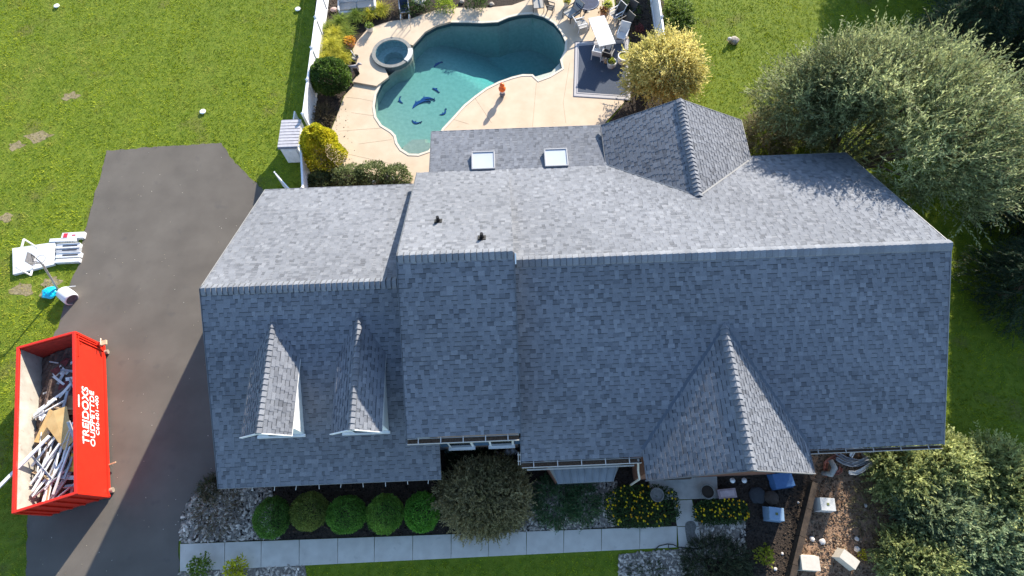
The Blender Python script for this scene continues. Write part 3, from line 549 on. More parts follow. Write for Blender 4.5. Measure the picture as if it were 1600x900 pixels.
# ---- gutters
M_gut = mat('gutter_white', (.50, .46, .41), rough=.45, var=.06, spec=.5); M_cop_g = mat('gutter_tan', (.40, .27, .18), rough=.5, var=.12); M_leaf = mat('gutter_leaves', (.05, .03, .02), rough=.95, col2=(.14, .09, .055), scale=16, bump=.02, bscale=30)
def gutter(p0, p1, out, m_=None, nh=5, w_=.15, hang=True):
    p0, p1, out = Vector(p0), Vector(p1), Vector(out).normalized(); m_ = m_ or M_gut; z = Vector((0, 0, 1))
    g = MB()
    for a, b, th, hh in ((.01, -.06, .012, .12), (w_, -.05, .022, .13)): g.bar(p0+out*a+z*b, p1+out*a+z*b, th, hh)
    g.bar(p0+out*w_/2-z*.118, p1+out*w_/2-z*.118, w_+.01, .012); o = g.build('gutter', m_, HOUSE)
    MB().bar(p0+out*w_/2-z*.095, p1+out*w_/2-z*.095, w_-.05, .03).build('leaf_litter', M_leaf, o)
    for k in range(nh):
        c = p0+(p1-p0)*((k+.5)/nh); MB().bar(c-out*.02+z*.012, c+out*(w_+.03)+z*.012, .035, .02).build('hanger', m_, o)
    return o
gutter((Mx0+.0, Myf-.03, zm(Myf)-.05), (Mx1-.06, Myf-.03, zm(Myf)-.05), (0, -1, 0), nh=5, w_=.2)
gutter((Rx0-.03, Myf-.5, zr(Ryf)+.20), (Rx0-.03, Ryf-.1, zr(Ryf)-.06), (-1, 0, 0), nh=2, w_=.09)
gutter((Rx0, Ryf-.03, zr(Ryf)-.05), (hx-hw-.05, Ryf-.03, zr(Ryf)-.05), (0, -1, 0), nh=5, w_=.2)
gutter((hx+hw-.1, Ryf-.03, zr(Ryf)-.05), (Rx1-.05, Ryf-.03, zr(Ryf)-.05), (0, -1, 0), nh=5, w_=.13, m_=mat('gutter_grey', (.34, .31, .28), rough=.5, var=.1))
# brackets left on the garage eave, brown soffit board below
for k in range(9): x = Lx0+1.25+k*.87+random.uniform(-.03, .03); MB().bar((x, Lyf-.02, zl(Lyf)-.10), (x+random.uniform(-.03, .03), Lyf-random.uniform(.13, .2), zl(Lyf)-.15), .025, .02).build('gutter_bracket', M_gut, HOUSE)
MB().bar((Rx0+.2, Ryf-.29, zr(Ryf)-.30), (hx-hw-.3, Ryf-.29, zr(Ryf)-.30), .05).build('downpipe', M_gut, HOUSE)
MB().tube([(hx-hw-.15, Ryf-.1, zr(Ryf)-.1), (hx-hw-.12, Ryf-.45, 2.6), (hx-hw-.05, Ryf-.75, 2.3), (hx-hw-.05, Ryf-.8, .3)], .045, 6).build('downpipe', M_gut, HOUSE)
MB().tube([(Lx1-.1, Lyf+.35, zl(Lyf)-.1), (Lx1-.2, Lyf+.3, 1.9), (Lx1-.2, Lyf+.25, .2), (Lx1-.05, Lyf-.0, .1)], .04, 6).build('downpipe', M_gut, HOUSE)
# recess wall windows and frieze
yw = Myf+.11
MB().box((-1.55, yw-.02, 3.5), (3.3, .05, .35)).build('frieze_board', M_cop_g, HOUSE)
for cx in (-2.15, -.5):
    fr = MB().box((cx, yw-.05, 2.35), (1.0, .08, 1.45)).build('window', M_white, HOUSE)
    for s in (-1, 1): MB().box((cx, yw-.10, 2.35+s*.34), (.82, .03, .6)).build('pane', M_glass, fr)
    MB().box((cx, yw-.13, 1.58), (1.1, .16, .06)).build('sill', M_white, fr)
    for s in (-1, 1): MB().box((cx+s*.68, yw-.04, 2.35), (.3, .05, 1.45)).build('shutter', mat('blue_shutter', (.04, .09, .16), var=.1), HOUSE)
# bay window with a standing seam roof
def bay():
    yb_ = Ryf+.34; zt, zb_ = 2.85, 2.45; A = [g2(846, 730, zb_), g2(872, 756, zb_), g2(958, 752, zb_), g2(975, 737, zb_)]
    M_seam = mat('seamed_metal', (.15, .165, .18), rough=.5, var=.14, scale=3, spec=.4)
    x0, x1 = A[0][0], A[3][0]; ridge = [(x0+.25, yb_, zt), (x1-.1, yb_, zt)]
    a, b, c, d = [(*p, zb_) for p in A]
    d = (x1+.15, yb_, zb_); a = (x0, yb_, zb_)
    r = MB().add([a, b, c, d, ridge[0], ridge[1], (a[0], a[1], zb_-.12), (b[0], b[1], zb_-.12), (c[0], c[1], zb_-.12), (d[0], d[1], zb_-.12)], [(0, 1, 4), (1, 2, 5, 4), (2, 3, 5), (0, 6, 7, 1), (1, 7, 8, 2), (2, 8, 9, 3), (9, 8, 7, 6)]).build('bay_roof', M_seam, HOUSE)
    for k in range(1, 8):
        t = k/8; p = Vector(b).lerp(Vector(c), t); q = Vector(ridge[0]).lerp(Vector(ridge[1]), t); MB().bar(p+Vector((0, 0, .015)), q+Vector((0, 0, .015)), .025, .03).build('seam', M_seam, r)
    for p, q in ((b, ridge[0]), (c, ridge[1])): MB().bar(Vector(p)+Vector((0, 0, .015)), Vector(q)+Vector((0, 0, .015)), .03, .03).build('seam', M_seam, r)
    pl = [(a[0]+.1, yb_), (b[0]+.05, b[1]+.12), (c[0]-.05, c[1]+.12), (d[0]-.1, yb_)]
    w_ = MB().prism(pl, 0, zb_-.12).build('bay_wall', M_brick, HOUSE)
    n = 4
    for k in range(n): p = Vector((*pl[1], 1.4)).lerp(Vector((*pl[2], 1.4)), (k+.5)/n); MB().box((p.x, p.y-.02, 1.4), (.6, .04, 1.3)).build('pane', M_glass, w_)
bay()
# porch slab, door, step
MB().prism(poly([(1014.6,752),(1018,781),(1122,778.5),(1120,735),(1014,742)], .15), 0, .15).build('porch_slab', mat('porch_concrete', (.40, .38, .34), rough=.85, var=.14, scale=3, detail=8), HOUSE, bevel=.01)
dw = MB().box((6.9, hyf+.27, 1.25), (1.1, .08, 2.2)).build('door', mat('front_door', (.05, .035, .03), var=.2), HOUSE)
MB().box((7.3, hyf+.2, 1.15), (.05, .05, .14)).build('handle', M_flash, dw)

# ================================================================== VEGETATION
def foliage(parent, c, r, n, leaf, A, B, amp=.12, freq=3, shell=.55, up=.2, rnd=.7, seed=0, name='foliage', zmin=-.35, hstretch=1, keep=None, j=.16):
    d = nrm(RNG.normal(0, 1, (n*2, 3))); d = d[d[:, 2] > zmin][:n]; n = len(d)
    lum = 1+amp*noise3(d, freq, seed)+amp*.6*noise3(d, freq*2.7, seed+3); rad = lum*(1-shell*RNG.random(n)**2)
    P = np.array(c)+d*np.array(r)*rad[:, None]
    if keep is not None: k = keep(P); P, d, rad = P[k], d[k], rad[k]; n = len(P)
    D = d+RNG.normal(0, rnd, (n, 3)); D[:, 2] += up; N = d+RNG.normal(0, .6, (n, 3))
    t = .5+.45*noise3(P, 2.2/max(r), seed+1)+RNG.normal(0, .22, n)
    V = leafV(P, D, N, leaf[0]*RNG.uniform(.6, 1.3, n), leaf[1]*RNG.uniform(.7, 1.3, n))
    return big_quads(name, V, pal(n, A, B, t, j), LEAF, parent)
def sprays(parent, B0, D0, Ln, K, leaf, A, B, droop=.3, ang=.7, name='crown', seed=0, curl=.4, j=.14):
    M = len(B0); D0 = nrm(D0); s = np.linspace(.08, 1, K)[None, :, None]; cu = RNG.normal(0, curl, (M, 1, 3)); cu[..., 2] -= droop
    Ln = np.broadcast_to(Ln, M)[:, None, None]
    P = B0[:, None]+Ln*(D0[:, None]*s+cu*s*s*.5); T = nrm(D0[:, None]+cu*s)
    sd = nrm(np.cross(T, RNG.normal(0, 1, (M, 1, 3)))); sg = np.where(np.arange(K) % 2 == 0, 1, -1)[None, :, None]
    D = T+sd*sg*ang+RNG.normal(0, .3, (M, K, 3)); N = RNG.normal(0, 1, (M, K, 3))+np.array((0, 0, 1.))
    P, D, N = [a.reshape(-1, 3) for a in (P, D, N)]; n = len(P)
    t = np.repeat(.5+.35*noise3(B0, .9, seed)+RNG.normal(0, .2, M), K)+RNG.normal(0, .12, n)
    V = leafV(P, D, N, leaf[0]*RNG.uniform(.6, 1.25, n), leaf[1])
    # the twigs themselves
    e = B0+Ln[:, 0]*(D0+cu[:, 0]*.5); V2 = leafV(B0, e-B0, RNG.normal(0, 1, (M, 3)), np.linalg.norm(e-B0, axis=1), .012)
    V = np.concatenate([V, V2]); C_ = np.concatenate([pal(n, A, B, t, j), pal(M, (.10, .09, .05), (.16, .15, .08))])
    return big_quads(name, V, C_, LEAF, parent)
def stems(parent, base, ends, r0, bend=.3, name='branch', m_=None, n=5, each=True):
    for e in ends:
        b = Vector(base); e = Vector(e); mid = b.lerp(e, .5)+Vector((0, 0, (e-b).length*bend*.35)); pts = [b, b.lerp(mid, .5)+Vector((random.uniform(-.05, .05), random.uniform(-.05, .05), 0)), mid, mid.lerp(e, .55), e]
        mb = MB().tube(pts, [r0, r0*.8, r0*.6, r0*.4, r0*.12], n)
        for k in range(2):
            q = pts[2+k]; mb.tube([q, q+(e-b)*.2+Vector((random.uniform(-1, 1), random.uniform(-1, 1), random.uniform(0, .8)))*(e-b).length*.13], [r0*.4, r0*.1], 4)
        mb.build(name, m_ or BARK, parent)
def shrub(name, label, cat, c, r, n, leaf, A, B, group=None, nst=4, **k):
    t = empty(name, (c[0], c[1], 0), label, cat, group); foliage(t, c, r, n, leaf, A, B, **k)
    stems(t, (c[0], c[1], 0), [(c[0]+random.uniform(-.5, .5)*r[0], c[1]+random.uniform(-.5, .5)*r[1], c[2]+.2*r[2]) for _ in range(nst)], .03+.015*max(r), name='stem'); return t
# clipped globes along the front walk
for (px, py), lb, A, B in zip([(426,809),(484,799),(542,804),(602,803),(660,800)],
    ['darkest clipped green globe shrub, leftmost of the row beside the stones', 'clipped globe shrub with brownish tips, second from the stones', 'middle clipped green globe shrub of the row under the garage eave', 'clipped green globe shrub with pale flecks, second from the big brown bush', 'clipped bright green globe shrub touching the big brown bush'],
    [(.05,.13,.012),(.08,.13,.015),(.06,.17,.014),(.065,.18,.015),(.06,.20,.012)], [(.11,.25,.02),(.22,.26,.035),(.15,.33,.025),(.20,.35,.03),(.15,.38,.022)]):
    p = G(px, py, .5); shrub('globe_shrub', lb, 'shrub', (p[0], p[1], .55), (.76+random.uniform(-.05, .05), .76+random.uniform(-.07, .05), .62), 8500, (.062, .021), tuple(a*1.15+.012 for a in A), tuple(b*1.1+.03 for b in B), 'clipped globe shrubs along the front walk', amp=.07, freq=5+random.random()*3, shell=.25, rnd=.75, seed=px % 9, j=.22)
# big brown-green weeping maple
p = G(757, 775, .9); c0 = (p[0], p[1], .55)
t = empty('weeping_maple', (c0[0], c0[1], 0), 'broad brownish green weeping shrub between globe shrubs and bay window', 'bush')
n = 4200; d = nrm(RNG.normal(0, 1, (n*2, 3))); d = d[d[:, 2] > -.25][:n]; lum = 1+.10*noise3(d, 2.4, 3)+.13*noise3(d, 6.5, 1); B0 = np.array(c0)+d*np.array((1.95, 1.6, 1.15))*(RNG.uniform(.25, .92, len(d))**.5*lum)[:, None]
sprays(t, B0, d*np.array((1, 1, .5))+np.array((0, 0, .25))+RNG.normal(0, .55, d.shape), RNG.uniform(.18, .34, len(d)), 13, (.09, .02), (.16, .15, .06), (.44, .37, .19), droop=.7, name='foliage', curl=.7, seed=3)
stems(t, (c0[0], c0[1], 0), [(c0[0]+math.cos(a)*1.2, c0[1]+math.sin(a)*1.0, 1.0) for a in np.linspace(0, 5.4, 8)], .06)
# other front plants
def feather(name, label, cat, px, py, r, h, M, A, B, leaf=(.09, .012), up=.6, L_=.35, K=12, group=None, z=None, droop=.3):
    p = G(px, py, h*.5 if z is None else z); t = empty(name, (p[0], p[1], 0), label, cat, group); a = RNG.uniform(0, 2*PI, M); q = np.sqrt(RNG.random(M))
    B0 = np.stack([p[0]+np.cos(a)*q*r[0], p[1]+np.sin(a)*q*r[1], RNG.uniform(.02, 1, M)*h*(1-.6*q*q)], 1); D = np.stack([np.cos(a)*q, np.sin(a)*q, np.full(M, up)], 1)+RNG.normal(0, .3, (M, 3))
    sprays(t, B0, D, RNG.uniform(.6, 1.2, M)*L_, K, leaf, A, B, droop=droop, name='foliage'); return t, p
feather('feathery_plant', 'dark green feathery plant left in the stones below the bay window', 'plant', 868, 782, (.85, .95), .5, 620, (.04, .10, .035), (.11, .20, .08))
feather('feathery_plant', 'small dark green feathery plant right in the stones below the bay window', 'plant', 912, 785, (.6, .75), .45, 360, (.04, .10, .035), (.11, .21, .08))
feather('dry_shrub', 'sparse reddish tan shrub in the stones at the garage corner', 'shrub', 338, 795, (.85, 1.0), .7, 420, (.10, .07, .04), (.22, .15, .095), leaf=(.06, .008), K=9)
feather('dark_shrub', 'small dark leafy plant at the driveway corner of the garage', 'plant', 327, 762, (.3, .4), .4, 120, (.03, .045, .02), (.10, .09, .04))
feather('juniper', 'low dark green juniper spreading below the stones at the lower edge', 'shrub', 1120, 880, (1.3, .9), .5, 900, (.025, .045, .02), (.085, .10, .05), leaf=(.08, .014))
feather('groundcover', 'thin green weeds among the stones beside the lower lawn', 'plant', 1010, 890, (.7, .35), .15, 130, (.03, .06, .02), (.08, .11, .04), leaf=(.06, .012), L_=.2, K=7)
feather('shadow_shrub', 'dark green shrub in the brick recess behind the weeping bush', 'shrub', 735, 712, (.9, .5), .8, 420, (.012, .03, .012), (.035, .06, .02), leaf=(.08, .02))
def broad(name, label, cat, px, py, r, h, n, A, B, leaf=(.14, .05), group=None):
    p = G(px, py, h*.6); t = empty(name, (p[0], p[1], 0), label, cat, group); foliage(t, (p[0], p[1], h*.45), (r, r, h*.6), n, leaf, A, B, amp=.3, shell=.8, up=.5)
    MB().tube([(p[0], p[1], 0), (p[0]+.03, p[1], h*.6)], [.03, .01], 5).build('stem', BARK, t); return t, p
broad('leafy_plant', 'green leafy plant at the lower edge left of the yellow one', 'plant', 312, 886, .45, .6, 420, (.07, .13, .015), (.16, .24, .03), leaf=(.13, .035))
broad('yellow_plant', 'bright yellow leafy plant at the lower edge by the driveway', 'plant', 368, 890, .42, .6, 380, (.30, .32, .012), (.62, .60, .03), leaf=(.13, .04))
broad('gold_plant', 'small yellow green plant in the dark bed left of the timber wall', 'plant', 1195, 866, .36, .5, 260, (.16, .20, .02), (.42, .42, .04), leaf=(.13, .04))
broad('gold_plant', 'tiny yellow plant in the sunlit dirt bed between pale boxes', 'plant', 1347, 868, .18, .25, 90, (.25, .24, .02), (.5, .45, .04), leaf=(.1, .03))
def flower_bed(label, px0, px1, py0, py1, n, nf):
    A = [g2(px0, py0, .2), g2(px1, py0, .2), g2(px1, py1, .2), g2(px0, py1, .2)]; a = np.array(A); lo, hi = a.min(0), a.max(0); P = RNG.uniform(lo, hi, (n, 2)); c = (lo+hi)/2
    t = empty('flower_bed', (c[0], c[1], 0), label, 'flowers'); q = ((P-c)/(hi-lo)*2); k = (np.abs(q)**3).sum(1) < 1.05; P = P[k]; n = len(P)
    P3 = np.column_stack([P, RNG.uniform(.05, .38, n)]); D = RNG.normal(0, 1, (n, 3)); D[:, 2] = np.abs(D[:, 2])*.6
    big_quads('foliage', leafV(P3, D, RNG.normal(0, .5, (n, 3))+np.array((0, 0, 1.)), RNG.uniform(.06, .14, n), .022), pal(n, (.02, .045, .012), (.06, .11, .025)), LEAF, t)
    F = RNG.uniform(lo, hi, (nf*2, 2)); nz = noise3(np.column_stack([F, F[:, 0]*0]), 2.2, px0 % 7); q = (F-c)/(hi-lo)*2; F = F[(nz > -.35) & ((np.abs(q)**3).sum(1) < 1)][:nf]; mb = MB()
    for x, y in F:
        z = random.uniform(.34, .44); r = random.uniform(.03, .05); m = 7; tl = (random.uniform(-.02, .02), random.uniform(-.02, .02)); mb.cur = random.choice([(.85, .60, .01), (.80, .42, .008), (.9, .72, .02)])
        mb.add([(x, y, z+.012)]+[(x+r*(1 if k % 2 else .72)*math.cos(2*PI*k/m*1.), y+r*math.sin(2*PI*k/m), z+tl[k % 2]) for k in range(m)], [(0, k+1, (k+1) % m+1) for k in range(m)])
    tag(mb.build('flower_heads', LEAF, t, cols=True), kind='stuff')
flower_bed('yellow flowering plants left of the porch slab above the front walk', 948, 1056, 760, 822, 4200, 100)
flower_bed('yellow flowering plants right of the porch walk below the pink bench', 1086, 1166, 782, 818, 2600, 75)
# pool side plants
p = G(517, 122, .9); shrub('round_shrub', 'large round dark green shrub inside the white pool fence', 'shrub', (p[0], p[1], .95), (1.08, 1.05, 1.0), 9500, (.11, .042), (.018, .045, .008), (.12, .20, .03), amp=.10, freq=4, shell=.3, rnd=.8)
def gold_cone():
    b = G(512, 250, 0); t = empty('golden_arborvitae', (b[0], b[1], 0), 'golden yellow cone shaped evergreen beside the grey roofed storage box', 'evergreen'); n = 11000
    h = RNG.random(n)**.8*2.45; a = RNG.uniform(0, 2*PI, n); R_ = 1.02*np.sqrt(np.clip(1-(h/2.5)**2.2, 0, 1))*(1+.1*np.sin(a*5+h*3)); rr = R_*(1-.25*RNG.random(n)**2)
    P = np.stack([b[0]+np.cos(a)*rr, b[1]+np.sin(a)*rr, h+.08], 1); D = np.stack([np.cos(a), np.sin(a), np.full(n, .9)], 1)+RNG.normal(0, .4, (n, 3)); N = np.stack([np.cos(a), np.sin(a), np.zeros(n)], 1)+RNG.normal(0, .5, (n, 3))
    tt = .35+.25*noise3(P, 2.5)+RNG.normal(0, .28, n)+.25*np.clip(h-1.2, 0, 1); big_quads('foliage', leafV(P, D, N, .13*RNG.uniform(.6, 1.2, n), .038), pal(n, (.22, .26, .015), (.74, .64, .035), tt), LEAF, t); MB().tube([(b[0], b[1], 0), (b[0], b[1], 2)], [.07, .02]).build('trunk', BARK, t)
gold_cone()
def arch_grass(label, px, py, h, n, A, B, spread=1.0, group='ornamental grasses inside the pool fence'):
    p = G(px, py, h*.4); t = empty('ornamental_grass', (p[0], p[1], 0), label, 'grass clump', group); K = 4; a = RNG.uniform(0, 2*PI, n); q = RNG.random(n)**.6
    R_ = spread*h*q*RNG.uniform(.6, 1.1, n); H = h*RNG.uniform(.7, 1.1, n)*(1-.35*q); b = np.stack([p[0]+RNG.normal(0, .09, n), p[1]+RNG.normal(0, .09, n)], 1); W_ = RNG.uniform(.009, .018, n)
    def pt(s): return np.stack([b[:, 0]+np.cos(a)*R_*s**1.4, b[:, 1]+np.sin(a)*R_*s**1.4, H*(1.9*s-1.15*s*s)], 1)
    S = np.stack([-np.sin(a), np.cos(a), np.zeros(n)], 1); V = []
    for k in range(K):
        s0, s1 = k/K, (k+1)/K; w0, w1 = W_*(1-s0*.75), W_*(1-s1*.85); P0, P1 = pt(s0), pt(s1); V.append(np.stack([P0-S*w0[:, None], P0+S*w0[:, None], P1+S*w1[:, None], P1-S*w1[:, None]], 1))
    V = np.stack(V, 1).reshape(-1, 3); c = np.repeat(pal(n, A, B), K, 0); big_quads('blades', V, c, BLADE, t)
YA, YB, GA = (.30, .32, .02), (.62, .55, .05), (.10, .17, .02)
for px, py, h, n, A, B, lb in [(531,34,.95,700,GA,(.26,.32,.03),'green arching grass clump by the fence below the white bench'),(556,24,.9,700,GA,(.22,.28,.03),'darker green grass clump centred below the white bench'),(576,20,.8,650,YA,YB,'yellow grass clump between green clump and white bench end'),(595,15,.85,750,YA,YB,'yellow grass clump right of the white bench'),(514,44,.8,600,GA,(.34,.36,.04),'green grass clump right against the white fence'),
    (519,70,1.0,1000,YA,YB,'largest golden grass clump beside the white fence'),(524,52,.9,800,YA,YB,'golden green grass clump between the fence row and the flower pot'),(540,50,.8,650,GA,(.30,.36,.04),'green grass clump just above the terracotta flower pot'),(527,80,.85,700,YA,YB,'golden grass clump in the middle of the fence bed'),(512,90,.85,800,YA,YB,'golden grass clump just above the round shrub'),(537,91,.75,650,YA,YB,'small golden grass clump near the grey stone dog')]: arch_grass(lb, px, py, h, n, A, B)
feather('rock_cotoneaster', 'brown and green twiggy shrub below the round shrub by the deck', 'shrub', 503, 180, (.5, .8), .6, 300, (.07, .06, .03), (.18, .13, .08), leaf=(.06, .012))
def hedge_row():
    for px, py, rx, h, lb in [(500,285,.6,.55,'low grey green shrub at the left end beside the gate'),(545,277,.75,.85,'low green shrub in the middle of the hedge behind the garage'),(582,272,.8,.95,'tallest low green shrub of the hedge behind the garage roof'),(618,277,.7,.8,'low green shrub nearest the skylight roof corner')]:
        p = G(px, py, h*.5); shrub('low_hedge_shrub', lb, 'shrub', (p[0], p[1], h*.45), (rx*1.15, .75, h*.6), 2300, (.13, .03), (.06, .085, .03), (.20, .24, .095), 'low shrubs behind the garage', amp=.15, shell=.5)
hedge_row()
for px, py, lb in [(660,6,'dark green bush left of the yellow green one by upper pool deck'),(696,6,'yellow green bush in the bed above the pool'),(745,2,'low dark plant by the grey stones above the pool'),(640,10,'dark leafy bush behind the navy chair')]:
    broad('bed_plant', lb, 'plant', px, py, .62, .7, 700, (.02, .045, .012) if 'dark' in lb else (.12, .2, .02), (.08, .13, .03) if 'dark' in lb else (.35, .42, .04), leaf=(.13, .03))
feather('pink_shrub', 'pinkish tan wispy shrub at the top edge by the yellow grass', 'shrub', 612, 6, (.45, .5), .7, 200, (.16, .11, .08), (.33, .25, .17), leaf=(.08, .008))
feather('fence_shrub', 'green leafy shrub outside the right white fence', 'shrub', 1062, 22, (.7, 1.3), 1.0, 500, (.06, .11, .02), (.22, .30, .06), leaf=(.15, .03))
broad('bed_plant', 'spiky green plant in the dark bed by the right white fence', 'plant', 985, 12, .7, .6, 500, (.015, .03, .012), (.06, .10, .03), leaf=(.2, .03))
broad('red_plant', 'small dark red plant in the bed beside the white chair', 'plant', 1000, 45, .3, .35, 220, (.12, .03, .035), (.25, .08, .08), leaf=(.1, .03))
# yellow-leaved tree
def yellow_tree():
    b = G(1035, 165, 0); c = G(1040, 108, 2.0); t = empty('yellow_tree', tuple(b), 'small airy tree with yellow green leaves behind the rear gable', 'tree'); n = 2700
    d = nrm(RNG.normal(0, 1, (n*2, 3))); d = d[d[:, 2] > -.6][:n]; lum = 1+.20*noise3(d, 3.1, 4)+.16*noise3(d, 7, 2); R_ = np.array((1.95, 1.8, 1.5))
    B0 = np.array(c)+d*R_*(lum*RNG.uniform(.3, .93, n)**.6)[:, None]; D = d+RNG.normal(0, .4, d.shape)+np.array((0, 0, .25))
    sprays(t, B0, D, RNG.uniform(.3, .65, n), 10, (.17, .032), (.34, .32, .08), (.86, .74, .27), droop=.1, name='crown', curl=.6)
    mb = MB().tube([b, (b[0], b[1], .8), (c[0], c[1], 1.4)], [.09, .07, .05]); mb.build('trunk', BARK, t)
    stems(t, (b[0], b[1], .7), [tuple(np.array(c)+np.array((math.cos(a)*1.5, math.sin(a)*1.4, .6))) for a in np.linspace(0, 5.5, 9)], .045)
yellow_tree()
# the great feathery tree behind the house
def big_tree():
    b = np.array((17.6, 8.2, 0.)); c = np.array((18.9, 7.5, 3.8)); t = empty('feathery_tree', tuple(b), 'large grey green feathery tree leaning over the right end of the roof', 'tree')
    R_ = np.array((5.4, 5.0, 2.9)); n = 7600; d = nrm(RNG.normal(0, 1, (n*2, 3))); d = d[d[:, 2] > -.45][:n]; n = len(d)
    lum = 1+.13*noise3(d, 3.3, 1)+.09*noise3(d, 7.7, 5); B0 = c+d*R_*(lum*RNG.uniform(.12, .97, n)**.42)[:, None]
    px, py = proj(B0); roof = (B0[:, 0] < 17.2) & (B0[:, 1] < 7.5) & (B0[:, 2] < 7.6)
    gap = (noise3(B0, 1.15, 9)+.6*noise3(B0, 2.6, 4) > .52)
    k = ~roof & ~gap & ~((B0[:, 0] < 15) & (B0[:, 1] < 8.2)) & (B0[:, 2] > .7) & ~((B0[:,0] < 20.3) & (B0[:,1] < 4.2)); B0, d = B0[k], d[k]; n = len(B0)
    D = d*np.array((1, 1, .8))+np.array((0, 0, .55))+RNG.normal(0, .38, d.shape)
    sprays(t, B0, D, RNG.uniform(.5, 1.1, n), 15, (.19, .030), (.095, .13, .055), (.44, .48, .22), droop=-.15, ang=.5, name='crown', curl=.8)
    for cc, rr, m_ in (((17.9, 8.9, 2.2), (2.4, 1.8, 1.5), 900), ((15.4, 10.6, 2.8), (2.3, 1.9, 1.5), 1000), ((16.6, 10.0, 4.9), (2.3, 1.7, 1.6), 1700)):
        d2 = nrm(RNG.normal(0, 1, (m_, 3))); Q = np.array(cc)+d2*np.array(rr)*(RNG.random((m_, 1))**.4); sprays(t, Q, d2+np.array((0, 0, .4)), RNG.uniform(.4, .8, m_), 13, (.17, .028), (.085, .115, .05), (.38, .41, .19), droop=-.1, name='crown', curl=.7)
    for k in range(15):
        a = 2*PI*k/15+random.uniform(-.2, .2); s = random.uniform(.45, .85); e = c+np.array((math.cos(a)*R_[0]*s, math.sin(a)*R_[1]*s, random.uniform(-.5, 1.6)))
        if e[0] < 17 and e[1] < 7.8: e = np.array((16.2, 10.2, 4.6))
        stems(t, tuple(b+np.array((math.cos(a)*.25, math.sin(a)*.25, 0))), [tuple(e)], .10, bend=.5, n=6)
big_tree()
def back_shrub(px, py, r, h, lb):
    feather('tan_shrub', lb, 'shrub', px, py, r, h, 900, (.13, .12, .065), (.30, .26, .15), leaf=(.11, .018), L_=.45, K=12, group=None)
back_shrub(1205, 205, (1.3, 1.5), 1.5, 'twiggy tan shrub between the rear gable and the feathery tree')
back_shrub(1262, 175, (1.4, 1.6), 1.7, 'grey tan shrub tucked under the left side of the feathery tree')
# feathery evergreens at lower right
def low_evergreen(px, py, r, h, lb, A=(.13, .17, .06), B=(.54, .57, .22), M=1700):
    p = G(px, py, h*.5); t = empty('blue_green_shrub', (p[0], p[1], 0), lb, 'evergreen shrub', 'feathery evergreens at the lower right'); n = M
    d = nrm(RNG.normal(0, 1, (n*2, 3))); d = d[d[:, 2] > -.2][:n]; lum = 1+.2*noise3(d, 3.5, px)+.2*noise3(d, 6.5, px)
    B0 = np.array((p[0], p[1], h*.35))+d*np.array((r, r*.9, h*.6))*(lum*RNG.uniform(.2, .95, n)**.5)[:, None]; k = ~((B0[:, 1] > -6.6) & (B0[:, 0] < 16.9)); B0, d = B0[k], d[k]
    sprays(t, B0, d*np.array((1, 1, .6))+np.array((0, 0, .35))+RNG.normal(0, .3, d.shape), RNG.uniform(.3, .6, len(d)), 13, (.16, .034), A, B, droop=.1, name='foliage')
    stems(t, (p[0], p[1], 0), [(p[0]+math.cos(a)*r*.7, p[1]+math.sin(a)*r*.6, h*.5) for a in np.linspace(0, 5, 6)], .05)
for a in [(1425,745,1.35,1.6,'feathery evergreen shrub touching the roof eave at the lower right'),(1478,730,1.3,1.8,'feathery evergreen shrub just outside the roof corner'),(1560,752,1.7,1.9,'tall feathery evergreen shrub near the right edge'),(1465,805,1.5,1.7,'middle feathery evergreen shrub among the lower right ones',(.08,.12,.065),(.30,.36,.18)),(1535,850,1.9,1.7,'broad feathery evergreen shrub in the lower right corner',(.08,.12,.07),(.30,.38,.20)),(1440,880,1.3,1.5,'feathery evergreen shrub at the lower edge beside the dirt'),(1620,820,1.8,1.9,'feathery evergreen shrub cut by the right edge')]: low_evergreen(*a)
feather('wispy_weed', 'pale wispy weeds between the dirt and the evergreens', 'plant', 1378, 805, (1.0, 1.5), .5, 330, (.12, .10, .045), (.30, .26, .10), leaf=(.09, .009), K=8)
feather('yellow_weed', 'yellow green grassy tuft near the lower right dirt edge', 'plant', 1396, 850, (.4, .4), .45, 150, (.2, .18, .03), (.45, .38, .06), leaf=(.13, .008), K=8)
# conifers
def conifer(x, y, h, R_, label, cat='conifer', group='tall conifers at the right', A=(.018, .04, .022), B=(.07, .115, .06), M=2600, name='spruce_tree'):
    t = empty(name, (x, y, 0), label, cat, group); MB().tube([(x, y, 0), (x, y, h*.5), (x, y, h*.96)], [.2, .12, .03], 7).build('trunk', PINEBARK, t)
    z = h*(.08+.9*RNG.random(M)**1.15); lv = np.round(z/h*16)/16*h+RNG.normal(0, .06, M); f_ = np.clip(1-lv/h, 0.02, 1); a = np.round(RNG.uniform(0, 2*PI, M)/(2*PI)*13)/13*2*PI+lv*2.3+RNG.normal(0, .10, M)
    q = RNG.uniform(.12, 1, M)**.6; r = R_*f_**.8*q*(1+.18*np.sin(a*3+lv)); B0 = np.stack([x+np.cos(a)*r, y+np.sin(a)*r, lv+.12*r-.16*r*r/R_], 1)
    sg = np.where(RNG.random(M) < .5, 1, -1)*RNG.uniform(.2, 1, M); D = np.stack([np.cos(a+sg*.8), np.sin(a+sg*.8), np.full(M, .02)], 1)
    sprays(t, B0, D, (.3+.35*f_)*RNG.uniform(.7, 1.2, M), 14, (.14, .022), A, B, droop=.3, curl=.2, name='crown'); return t
c1 = conifer(24.0, .5, 6.0, 2.1, 'dark spruce at the right edge beside the shaded lawn')
kc = kids(c1)
